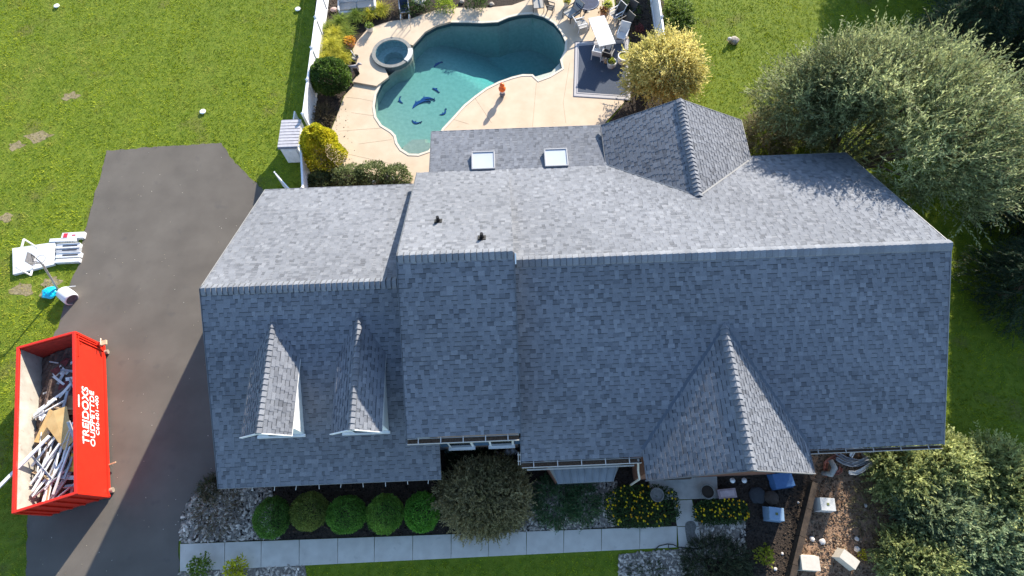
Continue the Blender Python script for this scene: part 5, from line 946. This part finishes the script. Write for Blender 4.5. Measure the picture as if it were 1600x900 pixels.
def rock_(name, px, py, r, m_, lb, cat='rock', z=0, sq=.6):
    c = G(px, py, z); mb = MB(); bm = bmesh.new(); bmesh.ops.create_icosphere(bm, subdivisions=2, radius=1); V = [(c[0]+v.co.x*r*(1+.2*noise3(np.array(v.co), 2.3, px)), c[1]+v.co.y*r*(1+.2*noise3(np.array(v.co), 2.9, py)), z+r*sq*.8+v.co.z*r*sq) for v in bm.verts]; mb.add(V, [tuple(v.index for v in f.verts) for f in bm.faces]); bm.free(); return tag(mb.build(name, m_), lb, cat)
M_rock = mat('rock', (.22, .19, .16), rough=.9, col2=(.36, .32, .27), scale=7); M_pale = mat('pale_rock', (.60, .55, .50), rough=.8, var=.12)
rock_('rock', 1146, 66, .30, M_rock, 'low brown stone in the bare spot of the right lawn'); rock_('ball', 1139, 63, .12, M_pale, 'small white ball on the brown stone in the right lawn', 'ball', z=.2, sq=1)
# ---- fences
def fence(x0, y0, x1, y1, n, lb, h=1.55, wear=False):
    t = empty('vinyl_fence', (x0, y0, 0), lb, 'fence', None); a, b = Vector((x0, y0, 0)), Vector((x1, y1, 0)); d = (b-a)/n; M_f = mat('fence_vinyl', (.74, .74, .75), rough=.4, var=.04, scale=2, spots=[(1.5, .66, (.55, .56, .57), .4)]); rz = math.atan2(d.y, d.x); R_ = Matrix.Rotation(rz, 3, 'Z')
    board = None; post = None
    for i in range(n+1):
        p = a+d*i
        if post is None:
            post = MB().box((0, 0, h/2+.04), (.13, .13, h+.08)).build('post', M_f, t); cp = MB().lathe((0, 0, h+.08), [(.11, 0), (.11, .03), (.0, .10)], 4).build('cap', M_f, post); post.matrix_parent_inverse = Matrix.Identity(4); post.location = p-a; o = post
        else:
            o = post.copy(); COL.objects.link(o); o.parent = t; o.matrix_parent_inverse = Matrix.Identity(4); o.location = p-a; c2 = cp.copy(); COL.objects.link(c2); c2.parent = o
        o.rotation_euler = (0, 0, rz)
        if i < n:
            for z, hh in ((h-.03, .14), (.15, .14)): MB().box(tuple(p+d/2+Vector((0, 0, z))), (d.length-.13, .10, hh), rot=R_).build('rail', M_f, t)
            nb = 8; bw = (d.length-.14)/nb
            for k in range(nb):
                q = p+d*(.07/d.length+(k+.5)*bw/d.length)-a+Vector((0, 0, h/2+.01))
                if board is None: board = MB().box((0, 0, 0), (bw-.012, .03, h-.36)).build('board', M_f, t); o2 = board; o2.matrix_parent_inverse = Matrix.Identity(4)
                else: o2 = board.copy(); COL.objects.link(o2); o2.parent = t; o2.matrix_parent_inverse = Matrix.Identity(4)
                o2.location = q; o2.rotation_euler = (0, 0, rz)
    return t
fence(-10.58, 11.85, -10.58, 26.0, 6, 'white vinyl fence along the left side of the pool')
fence(9.45, 15.3, 9.8, 26.0, 4, 'white weathered vinyl fence at the right of the patio')
fence(-10.58, 9.9, -10.2, 7.3, 1, 'short white fence panel beside the garage corner', h=1.3)
def gate():
    a, b = G(431, 263, 1.2), G(467, 293, .9); t = empty('gate', (b[0], b[1], 0), 'open white fence gate swung outward beside the garage corner', 'gate'); A = Vector((-11.75, 8.35, 0)); B = Vector((-10.75, 7.15, 0)); d = (B-A); L_ = d.length; R_ = Matrix.Rotation(math.atan2(d.y, d.x), 3, 'Z'); M_f = MATS['fence_vinyl']
    for z in (.15, 1.25): MB().box(tuple((A+B)/2+Vector((0, 0, z))), (L_, .06, .12), rot=R_).build('rail', M_f, t)
    for k in range(7): p = A+d*((k+.5)/7); MB().box((p.x, p.y, .7), (L_/7-.012, .03, 1.0), rot=R_).build('board', M_f, t)
    for p in (A, B): MB().box((p.x, p.y, .72), (.07, .07, 1.3), rot=R_).build('stile', M_f, t)
    MB().box((A.x+.1, A.y-.05, 1.0), (.05, .08, .12), rot=R_).build('latch', mat('dark_metal', (.06, .06, .065)), t)
gate()
def shed():
    t = empty('storage_box', (-11.25, 10.8, 0), 'low white storage shed with grey ribbed roof at the end of the fence', 'shed'); x0, x1, y0, y1, z = -11.78, -10.75, 9.85, 11.75, 1.25
    MB().box(((x0+x1)/2+.03, (y0+y1)/2, z/2), (x1-x0-.1, y1-y0-.1, z)).build('body', M_side, t); rf = MB().box(((x0+x1)/2, (y0+y1)/2, z+.03), (x1-x0, y1-y0, .06)).build('roof', mat('grey_roof_panel', (.20, .20, .22), rough=.6, var=.15), t)
    for k in range(9): y = y0+.06+(y1-y0-.12)*(k+.5)/9; MB().box(((x0+x1)/2, y, z+.085), (x1-x0+.02, (y1-y0)/9-.055, .05)).build('slat', mat('grey_slat', (.42, .41, .44), rough=.6, var=.12, scale=6), rf)
    MB().box((-11.2, y0+.02, z/2), (.6, .04, z-.2)).build('door', M_vin, t)
shed()
o = MB().box((-11.45, 12.35, .35), (.06, 1.0, .7)).build('panel', M_vin); tag(o, 'narrow white board standing on edge between lawn and fence', 'board')
# ---- patio furniture
M_blk = mat('black_metal', (.022, .022, .024), rough=.45, var=.1, spec=.5); M_sling = mat('grey_sling', (.30, .295, .28), rough=.8, var=.1, scale=20); M_wsl = mat('white_sling', (.62, .61, .60), rough=.7, var=.06); M_navy = mat('navy_fabric', (.022, .035, .075), rough=.8, var=.25, scale=10)
def chair(px, py, rz, lb, seat=M_sling, frame=M_blk, name='patio_chair', low=.42, back=.55, wd=.56, dp=.56, recl=.25, cat='chair', group='chairs round the patio table'):
    p = G(px, py, low); t = empty(name, (p[0], p[1], 0), lb, cat, group); o0 = len(bpy.data.objects); R_ = Matrix.Rotation(rz, 3, 'Z')
    def W(x, y, z): v = R_@Vector((x, y, z)); return (p[0]+v.x, p[1]+v.y, v.z)
    def bar(nm, a, b, w_=.035, m_=frame, h=None): return MB().bar(W(*a), W(*b), w_, h).build(nm, m_, t)
    bar('seat', (0, -dp/2, low), (0, dp/2, low-.02), wd-.06, seat, .03); bar('backrest', (0, dp/2+.01, low), (0, dp/2+recl, low+back), wd-.06, seat, .03)
    for s in (-1, 1):
        x = s*wd/2; bar('seat_frame', (x, -dp/2, low), (x, dp/2, low)); bar('back_frame', (x, dp/2, low), (x, dp/2+recl, low+back+.02)); bar('armrest', (x, -dp/2+.03, low+.22), (x, dp/2+.1, low+.24), .05)
        bar('leg', (x, -dp/2+.02, 0), (x, -dp/2+.03, low+.22)); bar('leg', (x, dp/2+.06, 0), (x, dp/2, low))
    bar('crossbar', (-wd/2, -dp/2, low), (wd/2, -dp/2, low)); bar('crossbar', (-wd/2, dp/2+recl, low+back), (wd/2, dp/2+recl, low+back)); return t
def table():
    A = [G(918.7,26.7,.74), G(944,24,.74), G(962,68,.74), G(937,74.7,.74)]; c = sum(A)/4; rz = math.atan2(A[1][1]-A[2][1], A[1][0]-A[2][0]); L_ = np.linalg.norm(A[1]-A[2]); W_ = np.linalg.norm(A[1]-A[0]); R_ = Matrix.Rotation(rz, 3, 'Z')
    t = empty('patio_table', (c[0], c[1], 0), 'long white patio table with grey end edges beside the navy rug', 'table'); MB().box((c[0], c[1], .73), (L_-.30, W_, .05), rot=R_).build('table_top', mat('table_white', (.78, .78, .78), rough=.4, var=.02), t, bevel=.008)
    for s in (-1, 1):
        q = R_@Vector((s*(L_/2-.075), 0, 0)); MB().box((c[0]+q.x, c[1]+q.y, .725), (.145, W_+.02, .06), rot=R_).build('table_end', mat('table_grey', (.42, .42, .43), rough=.5), t)
        for u in (-1, 1): q = R_@Vector((s*(L_/2-.15), u*(W_/2-.08), 0)); MB().box((c[0]+q.x, c[1]+q.y, .35), (.07, .07, .70), rot=R_).build('leg', M_wsl, t)
table()
chair(893, 20, 2.2+PI, 'grey sling lounge chair facing the pool left of the white table', low=.40, dp=.8, wd=.72)
chair(972, 55, -2.3+PI/2+.3, 'white chair at the lower right side of the white table', seat=M_wsl, frame=M_wsl)
chair(962, 22, -1.1+.1, 'white armed chair at the upper right side of the white table', seat=M_blk, frame=M_wsl)
chair(981, 20, -.8, 'black chair in the dark bed right of the white table', seat=M_blk)
chair(975, 38, -1.0, 'black slatted chair between the two white chairs at the right of the table', seat=M_blk)
chair(950, 84, 2.7, 'black chair between the table end and the large white planter', seat=M_blk)
chair(934, 82, 2.8, 'white chair pushed under the lower end of the white table', seat=M_wsl, frame=M_wsl)
chair(909, 38, 1.9, 'grey chair tucked against the pool side of the white table', seat=M_sling, frame=M_wsl)
chair(632, 14, .1, 'navy folding chair with silver arms in the bed above the spa', seat=M_navy, frame=mat('silver_metal', (.45, .45, .46), rough=.3, metal=.6), group='chairs above the pool')
chair(840, 1, .05, 'grey sling lounger at the top edge of the pool deck', low=.38, dp=1.3, wd=.66, name='sun_lounger', cat='lounger', group='chairs above the pool')
chair(861, 12, 1.2, 'small black side chair beside the top lounger', seat=M_blk, group='chairs above the pool', wd=.4, dp=.35)
def round_table(px, py, r, m_, lb, z=.7, cat='table'):
    c = G(px, py, z); t = empty('round_table', (c[0], c[1], 0), lb, cat); MB().lathe((c[0], c[1], z), [(0, .03), (r*.96, .03), (r, .01), (r, -.02), (0, -.02)], 28).build('table_top', m_, t); MB().lathe((c[0], c[1], 0), [(.28, 0), (.28, .04), (.05, .08), (.05, z-.02)], 14).build('pedestal', M_blk, t)
    MB().tube([(c[0]+(r-.05)*math.cos(a), c[1]+(r-.05)*math.sin(a), z+.03) for a in np.linspace(0, 2*PI, 29)], .012, 5).build('rim', mat('silver_metal', (.45, .45, .46)), t)
round_table(918, 3, .72, M_navy, 'round navy topped table behind the white patio table'); round_table(655, -1, .42, mat('stone_grey', (.36, .35, .33), var=.15), 'small round grey table at the top edge above the spa', z=.5)
def rug():
    q = poly([(898,65),(983,60),(987,157),(895.5,151)], .07); c = np.mean(q, 0); t = empty('rug', (c[0], c[1], 0), 'navy outdoor rug with pale striped border on the deck', 'rug'); q = q[::-1]
    ins = lambda f: [tuple(c+(np.array(p)-c)*f) for p in q]
    M_r = mat('rug_border', (.42, .40, .40), rough=.95, var=.12, scale=30); M_rn = mat('rug_navy', (.045, .058, .085), rough=.95, col2=(.08, .095, .125), scale=25, bump=.003, bscale=90)
    MB().prism(ins(1.0), CZ, CZ+.012).build('border', mat('rug_edge', (.07, .08, .11), rough=.95), t)
    for f, z, m_ in ((.97, .015, M_r), (.89, .018, MATS['rug_edge']), (.875, .021, M_r), (.845, .024, M_rn)): MB().prism(ins(f), CZ, CZ+z, bottom=False).build('band' if f > .85 else 'centre', m_, t)
rug()
def pot(px, py, r, h, m_, lb, fill, foli=None, z=.05, fn=160, n=16):
    c = G(px, py, z+h); t = empty('planter', (c[0], c[1], z), lb, 'planter'); MB().lathe((c[0], c[1], z), [(r*.7, 0), (r*.78, h*.1), (r*.98, h*.9), (r*1.08, h*.92), (r*1.08, h), (r*.9, h), (r*.88, h*.85), (0, h*.85)], n).build('pot', m_, t, smooth=False)
    MB().lathe((c[0], c[1], z), [(0, h*.9), (r*.87, h*.88)], n).build('soil', fill, t)
    if foli: foliage(t, (c[0], c[1], z+h), (r*foli[2], r*foli[2], r*foli[2]*.7), fn, (.10, .03), foli[0], foli[1], zmin=-.1)
M_cer = mat('white_ceramic', (.66, .62, .56), rough=.4, var=.06); M_ter = mat('terracotta', (.42, .20, .12), rough=.8, var=.15); M_soily = mat('mossy_soil', (.22, .19, .02), rough=.9, col2=(.40, .36, .05), scale=30); M_soil = mat('pot_soil', (.03, .022, .015))
pot(975, 87, .33, .55, M_cer, 'large white round planter with mossy yellow top beside the yellow tree', M_soily)
pot(956, 96, .27, .42, M_cer, 'smaller cream planter with green plant on the navy rug', M_soil, ((.16, .22, .02), (.45, .48, .06), .75), fn=160)
pot(949, 8, .25, .45, M_cer, 'white planter with round lime green plant above the white table', M_soil, ((.22, .28, .03), (.50, .52, .08), 1.25), fn=260)
pot(943, 17, .2, .35, M_ter, 'terracotta planter with reddish flowers above the white table', M_soil, ((.30, .10, .06), (.55, .40, .12), 1.4), fn=220)
pot(577, 41, .22, .35, M_cer, 'small white pot with green plant at the edge of the spa terrace', M_soil, ((.08, .14, .02), (.25, .32, .05), 1.1), z=.17, fn=150)
pot(547, 64, .27, .35, M_ter, 'terracotta pot with orange and yellow flowers at the terrace edge', M_soil, ((.45, .16, .02), (.70, .50, .05), 1.25), z=.17, fn=260)
pot(886, 2, .2, .35, M_cer, 'white planter with small yellow plant at the top edge by the lounger', M_soil, ((.25, .26, .03), (.55, .5, .06), 1.1), fn=150)
pot(1106, 768, .29, .32, mat('urn_concrete', (.17, .165, .15), rough=.9, var=.2), 'round concrete urn at the right corner of the porch slab', M_soil, z=.15)
pot(1027, 773, .27, .30, MATS['urn_concrete'], 'round concrete urn at the left corner of the porch slab', MATS['urn_concrete'], z=.15)
rock_('stone_ball', 941, 94, .13, M_pale, 'pale stone ball beside the planters on the rug', 'ornament', z=.05, sq=1); rock_('stone_ball', 947, 98, .14, mat('orange_stone', (.45, .25, .12)), 'orange brown stone ball between pale ball and cream planter', 'ornament', z=.05, sq=1)
rock_('stone_ball', 944, 88, .12, mat('yellow_stone', (.5, .45, .12)), 'yellowish stone ornament under the table end', 'ornament', z=.05, sq=.9)
def dog():
    c = G(556, 110, .17); t = empty('stone_dog', (c[0], c[1], .17), 'grey stone dog figure standing on the spa terrace', 'statue'); M_s = mat('statue_stone', (.32, .30, .32), rough=.8, var=.2); mb = MB()
    mb.tube([(c[0]+.20, c[1], .50), (c[0]+.1, c[1], .48), (c[0]-.1, c[1], .46), (c[0]-.26, c[1]+.02, .48)], [.05, .11, .10, .06], 8); mb.tube([(c[0]+.16, c[1], .52), (c[0]+.28, c[1], .66)], [.07, .05], 8); b_ = mb.build('body', M_s, t, smooth=True)
    MB().tube([(c[0]+.24, c[1], .66), (c[0]+.34, c[1], .68), (c[0]+.46, c[1]-.02, .63)], [.07, .075, .03], 8).build('head', M_s, t)
    for x in (-.2, .16):
        for y in (-.07, .07): MB().tube([(c[0]+x, c[1]+y, .46), (c[0]+x, c[1]+y, .17)], [.045, .03], 6).build('leg', M_s, t)
    MB().tube([(c[0]-.26, c[1], .5), (c[0]-.40, c[1], .62)], [.03, .012], 5).build('tail', M_s, t)
dog()
def bowl():
    c = G(556, 92, .17); t = empty('garden_bowl', (c[0], c[1], .17), 'dark round bowl with pale handle at the terrace edge', 'bowl'); MB().lathe((c[0], c[1], .17), [(.10, 0), (.22, .14), (.20, .15), (.0, .05)], 16).build('bowl', mat('dark_bowl', (.06, .06, .07), rough=.4), t); MB().tube([(c[0], c[1], .3), (c[0]-.12, c[1]+.12, .5), (c[0]-.22, c[1]+.28, .55)], .03, 6).build('handle', M_cer, t)
bowl()
def bench():
    A, B = Vector(G(530, 12, .5)), Vector(G(586, 6, .5)); d = B-A; L_ = d.length; rz = math.atan2(d.y, d.x); R_ = Matrix.Rotation(rz, 3, 'Z'); c = (A+B)/2; t = empty('bench', (c.x, c.y, 0), 'white box bench with beige cushions at the top edge by the fence', 'bench')
    def W(x, y, z): v = R_@Vector((x, y, 0)); return (c.x+v.x, c.y+v.y, z)
    MB().box(W(0, 0, .22), (L_, .75, .42), rot=R_).build('seat_box', M_vin, t, bevel=.01)
    for s in (-.26, .24): MB().box(W(s*L_, .06, .48), (L_*.46, .58, .12), rot=R_).build('cushion', mat('beige_cushion', (.55, .46, .38), var=.06), t, bevel=.03)
    MB().box(W(0, .42, .5), (L_, .10, .9), rot=R_).build('backrest', M_wsl, t, bevel=.01)
    for s in (-1, 1): MB().box(W(s*(L_/2), 0, .4), (.09, .8, .62), rot=R_).build('armrest', M_wsl, t, bevel=.01)
bench()
rock_('rock', 522, 17, .2, mat('pink_rock', (.42, .30, .27)), 'pinkish rock beside the left end of the white bench')
def rail():
    t_ = G(628, 38, 0); t = empty('pool_rail', (t_[0], t_[1], 0), 'pair of thin chrome handrails by the spa terrace', 'handrail'); M_c = mat('chrome', (.5, .5, .5), rough=.15, metal=.9)
    for px in (629, 642):
        p = G(px, 36, .17); MB().tube([(p[0], p[1]+.15, .17), (p[0], p[1]+.1, .75), (p[0], p[1]-.1, .9), (p[0], p[1]-.35, .82), (p[0]+.02, p[1]-.5, .2)], .022, 7).build('rail', M_c, t)
rail()
def float_():
    c = G(785, 150, .05); t = empty('pool_dispenser', (c[0], c[1], .05), 'orange topped dispenser with grey ball base standing on the deck', 'ornament'); M_o = mat('orange_plastic', (.78, .14, .015), rough=.35, var=.08, spec=.5)
    MB().lathe((c[0], c[1], .05), [(0, 0), (.12, .03), (.17, .14), (.14, .26), (.06, .31)], 18).build('base', mat('grey_plastic', (.10, .11, .14), rough=.35, spec=.5), t, smooth=True); MB().lathe((c[0], c[1], .05), [(.09, .28), (.11, .32), (.11, .42), (.08, .45)], 18).build('collar', M_wsl, t, smooth=True)
    MB().lathe((c[0], c[1], .05), [(.08, .43), (.19, .5), (.21, .62), (.14, .72), (.10, .76)], 18).build('body', M_o, t, smooth=True); MB().lathe((c[0], c[1], .05), [(.09, .74), (.14, .82), (.13, .92), (.05, 1.0), (0, 1.01)], 18).build('cap', M_o, t, smooth=True)
float_()
for px, py, lb in [(697,13,'round grey stone ring at the edge of the upper bed'),(722,4,'wire plant ring at the top edge above the pool'),(768,8,'second stone at the edge of the upper bed')]: rock_('rock', px, py, .16, M_rock, lb)
# ---- right front: timber wall, boxes, debris
def timber():
    t = empty('timber_wall', (11.8, -9, 0), 'dark timber retaining wall between shaded bed and sunlit dirt', 'retaining wall'); M_t = mat('dark_timber', (.035, .026, .02), rough=.9, col2=(.07, .05, .035), scale=6, bump=.01, bscale=30)
    A, B = Vector(G(1274, 754, .42)), Vector(G(1232, 930, .42)); d = B-A; n = 4
    for r in range(3):
        for k in range(n):
            a = A+d*(k/n)+(d/n)*(.0 if r % 2 else .0); b = A+d*((k+1)/n)-d.normalized()*.012; MB().bar((a.x, a.y, .07+r*.145), (b.x, b.y, .07+r*.145), .26-(.01*r), .138).build('timber', M_t, t, bevel=.008)
timber()
M_bxb = mat('blue_grey_box', (.20, .30, .42), rough=.5, var=.08, spec=.4); M_bxw = mat('pale_grey_box', (.50, .50, .48), rough=.55, var=.08); M_bxt = mat('cream_box', (.55, .50, .42), rough=.6, var=.08)

def crate(px, py, rz, m_, lb, s=(.62, .52, .55), mark=True):
    c = G(px, py, s[2]); t = empty('garden_box', (c[0], c[1], 0), lb, 'box', 'tapered boxes in the front beds'); R_ = Matrix.Rotation(rz, 3, 'Z'); a, b, h = s
    V = [R_@Vector((x*a/2*k, y*b/2*k, z)) for z, k in ((0, 1.12), (h, .92)) for x, y in ((-1, -1), (1, -1), (1, 1), (-1, 1))]; MB().add([(v.x+c[0], v.y+c[1], v.z) for v in V], [(3, 2, 1, 0), (0, 1, 5, 4), (1, 2, 6, 5), (2, 3, 7, 6), (3, 0, 4, 7)]).build('body', m_, t)
    ld = MB().box((c[0], c[1], h+.02), (a*.97, b*.97, .05), rot=R_).build('lid', m_, t, bevel=.008)
    if mark: MB().box((c[0], c[1], h+.052), (.10, .10, .014), rot=R_).build('vent', mat('olive_mark', (.14, .16, .06)), ld)
crate(1213, 803, -.15, M_bxb, 'blue grey box standing alone in the middle of the dark bed'); crate(1224, 750, .1, mat('blue_box', (.06, .14, .30), rough=.5, var=.1), 'dark blue box half hidden under the porch gable eave', s=(.85, .6, .4), mark=False)
crate(1293, 788, -.1, M_bxw, 'pale grey box in the dirt just right of the timber wall', mark=True); crate(1266, 880, -.1, M_bxt, 'cream box at the lower edge against the timber wall', mark=False, s=(.75, .55, .5)); crate(1327, 874, -.75, M_bxt, 'tilted cream box at the lower edge between dirt and wispy weeds', mark=False, s=(.72, .42, .5))
rock_('flat_stone', 1182, 774, .36, mat('dark_stone', (.04, .045, .05)), 'dark flat stone in the shaded bed right of the pink bench', sq=.25); rock_('flat_stone', 1204, 778, .3, mat('brown_stone', (.06, .045, .035)), 'dark brown mound left of the timber wall', sq=.5)
def pink():
    c = G(1136, 771, .3); t = empty('garden_bench', (c[0], c[1], 0), 'small faded pink bench beside the porch slab', 'bench'); M_p = mat('faded_pink', (.36, .27, .27), rough=.7, var=.15); R_ = Matrix.Rotation(.05, 3, 'Z')
    MB().box((c[0], c[1], .3), (.78, .38, .05), rot=R_).build('seat', M_p, t, bevel=.01); MB().box((c[0], c[1]+.0, .333), (.6, .24, .015), rot=R_).build('seat_panel', mat('pink_light', (.46, .36, .36), rough=.7), t)
    for x in (-.34, .34):
        for y in (-.14, .14): MB().box((c[0]+x, c[1]+y, .14), (.05, .05, .28)).build('leg', M_p, t)
pink()
def splash():
    c = G(1292, 734, .1); t = empty('gutter_elbow', (c[0], c[1], 0), 'grey curved gutter elbow lying where the timber wall meets the house', 'gutter piece'); MB().tube([(c[0]-.25, c[1]-.12, .15), (c[0]-.05, c[1]-.22, .45), (c[0]+.15, c[1]+.02, .5), (c[0]+.05, c[1]+.35, .5)], [.10, .13, .13, .10], 10).build('pipe', mat('elbow_grey', (.26, .26, .25), rough=.5, var=.1), t, smooth=True)
splash()
M_cop2 = mat('rusty_copper', (.32, .10, .06), rough=.45, var=.3, spec=.5)
for i, (px, py, a, L_, m_, lb) in enumerate([(1296,722,1.0,1.1,M_cop2,'rusty copper gutter length leaning at the roof corner'),(1300,738,.6,.8,M_cop2,'short rusty copper piece below the gutter elbow'),(1322,712,-.4,2.0,M_grv,'bent grey gutter strip lying farthest left under the right eave'),(1338,722,-.15,1.8,M_grv,'bent grey gutter strip in the middle of the heap under the right eave'),(1350,732,.05,1.5,M_vin,'pale bent gutter strip lowest in the heap under the right eave'),(1355,722,-.1,1.4,M_grv,'bent grey gutter strip nearest the evergreens under the right eave'),(1340,706,.3,1.0,M_vin,'white scrap strip tucked against the right front wall')]):
    c = Vector(G(px, py, .15)); d = Vector((math.cos(a), math.sin(a), 0)); n = Vector((-d.y, d.x, 0)); pts = [c+d*L_*(s-.5)+n*.16*math.sin(s*5+i)+Vector((0, 0, .06*math.sin(s*7+i)+.03*i)) for s in np.linspace(0, 1, 7)]; mb = MB()
    for o_, hh in ((-.07, .05), (0, 0), (.07, .05)):
        for k in range(6): mb.bar(tuple(pts[k]+n*o_+Vector((0, 0, hh))), tuple(pts[k+1]+n*o_+Vector((0, 0, hh))), .08 if o_ == 0 else .02, .02 if o_ == 0 else .09)
    tag(mb.build('gutter_scrap', m_), lb, 'gutter piece', 'old gutter pieces by the right front wall')
for px, py, r, lb in [(1338,858,.12,'pale stone beside the cream boxes in the dirt'),(1284,846,.13,'pale oval stone farther left in the dirt'),(1268,842,.11,'pale stone next to the timber wall'),(1338,842,.09,'small pale stone in the middle of the dirt'),(1352,790,.08,'small white stone near the wispy weeds'),(1328,701,.22,'pale rock under the right eave'),(1352,712,.25,'tan rock beside the old gutter strips'),(1222,865,.06,'tiny white stone in the shaded bed'),(1211,889,.07,'white stone at the lower edge left of the timber wall'),(1247,785,.05,'tiny white pebble on the dark bed by the timber wall')]: rock_('rock', px, py, r, M_pale if 'white' in lb or 'pale' in lb else M_rock, lb)
for px, py, r, lb, m_ in [(605,279,.22,'pinkish stone on the hedge behind the garage',mat('pink_rock', (.5, .36, .30))),(613,281,.15,'round white stone on the hedge behind the garage',M_cer),(585,286,.13,'white stone at the garage eave below the hedge',M_cer),(523,277,.25,'pink brown rock at the foot of the golden evergreen',mat('pink_rock2', (.36, .24, .2)))]: rock_('rock', px, py, r, m_, lb, z=.35 if 'hedge' in lb else 0)
def hose():
    pts = [G(*p, .09) for p in [(1022,860),(1030,853),(1043,850),(1052,851),(1060,855),(1075,856),(1090,858),(1100,855),(1110,850)]]; q = [G(*p, .09) for p in [(1045,850),(1044,856),(1050,859)]]
    tag(MB().tube([tuple(p) for p in pts], .02, 6).tube([tuple(p) for p in q], .018, 5).build('garden_hose', mat('black_rubber', (.02, .02, .022), rough=.5)), 'black garden hose lying across the end of the front walk', 'hose')
    pts = [G(*p, .05) for p in [(1144,850),(1152,842),(1160,836),(1170,830),(1180,826)]]; tag(MB().tube([tuple(p) for p in pts], .015, 5).build('cable', MATS['black_rubber']), 'thin black cable running from the stones into the dark bed', 'cable')
hose()
def statue(px, py, lb, h=.55, rz=0, m_=None):
    c = G(px, py, 0); t = empty('garden_statue', (c[0], c[1], 0), lb, 'statue', 'small pale figures in the brick recess'); m_ = m_ or mat('pale_statue', (.42, .41, .42), rough=.7, var=.2)
    MB().lathe((c[0], c[1], 0), [(.12, 0), (.13, .05), (.09, .12), (.14, h*.45), (.10, h*.7), (.04, h*.8)], 10).build('body', m_, t, smooth=True); MB().lathe((c[0], c[1], h*.78), [(.03, 0), (.08, .05), (.07, .12), (0, .16)], 10).build('head', m_, t, smooth=True)
    for s in (-1, 1): MB().tube([(c[0]+s*.10*math.cos(rz), c[1]+s*.1*math.sin(rz), h*.62), (c[0]+s*.20*math.cos(rz), c[1]+s*.2*math.sin(rz)-.05, h*.45), (c[0]+s*.1, c[1]-.16, h*.4)], [.04, .03, .02], 6).build('arm', m_, t)
statue(776, 711, 'pale small figure left of the pair by the recess wall'); statue(793, 707, 'white headed small figure right against the gutter corner', .6); statue(801, 705, 'grey small figure farthest right in the recess', .45); statue(703, 705, 'dull green grey figure at the garage side of the recess', .6, m_=mat('green_statue', (.12, .15, .12)))
for px, py, lb in [(717,725,'pale stone with red fleck in the brick recess'),(727,731,'small white bone shaped stone in the recess')]: rock_('rock', px, py, .11, M_pale, lb, z=.3)
def grasslamp(px, py, lb):
    c = G(px, py, .5); t = empty('path_lamp', (c[0], c[1], 0), lb, 'garden lamp', 'lamps hanging at the porch gable'); MB().tube([(c[0], c[1], 0), (c[0], c[1], .9)], .015, 6).build('stake', M_blk, t); MB().lathe((c[0], c[1], .86), [(0, .10), (.11, .02), (.11, 0), (.05, 0), (.05, -.1), (0, -.1)], 10).build('shade', mat('lamp_grey', (.5, .52, .55), rough=.4), t)
grasslamp(1158, 752, 'small pale stake lamp in the dark bed below the porch gable'); grasslamp(1140, 752, 'narrow stake lamp nearest the porch slab')
for o in list(bpy.data.objects):
    if o.parent is None and o.get('category') and not o.get('kind'): o['kind'] = 'thing'
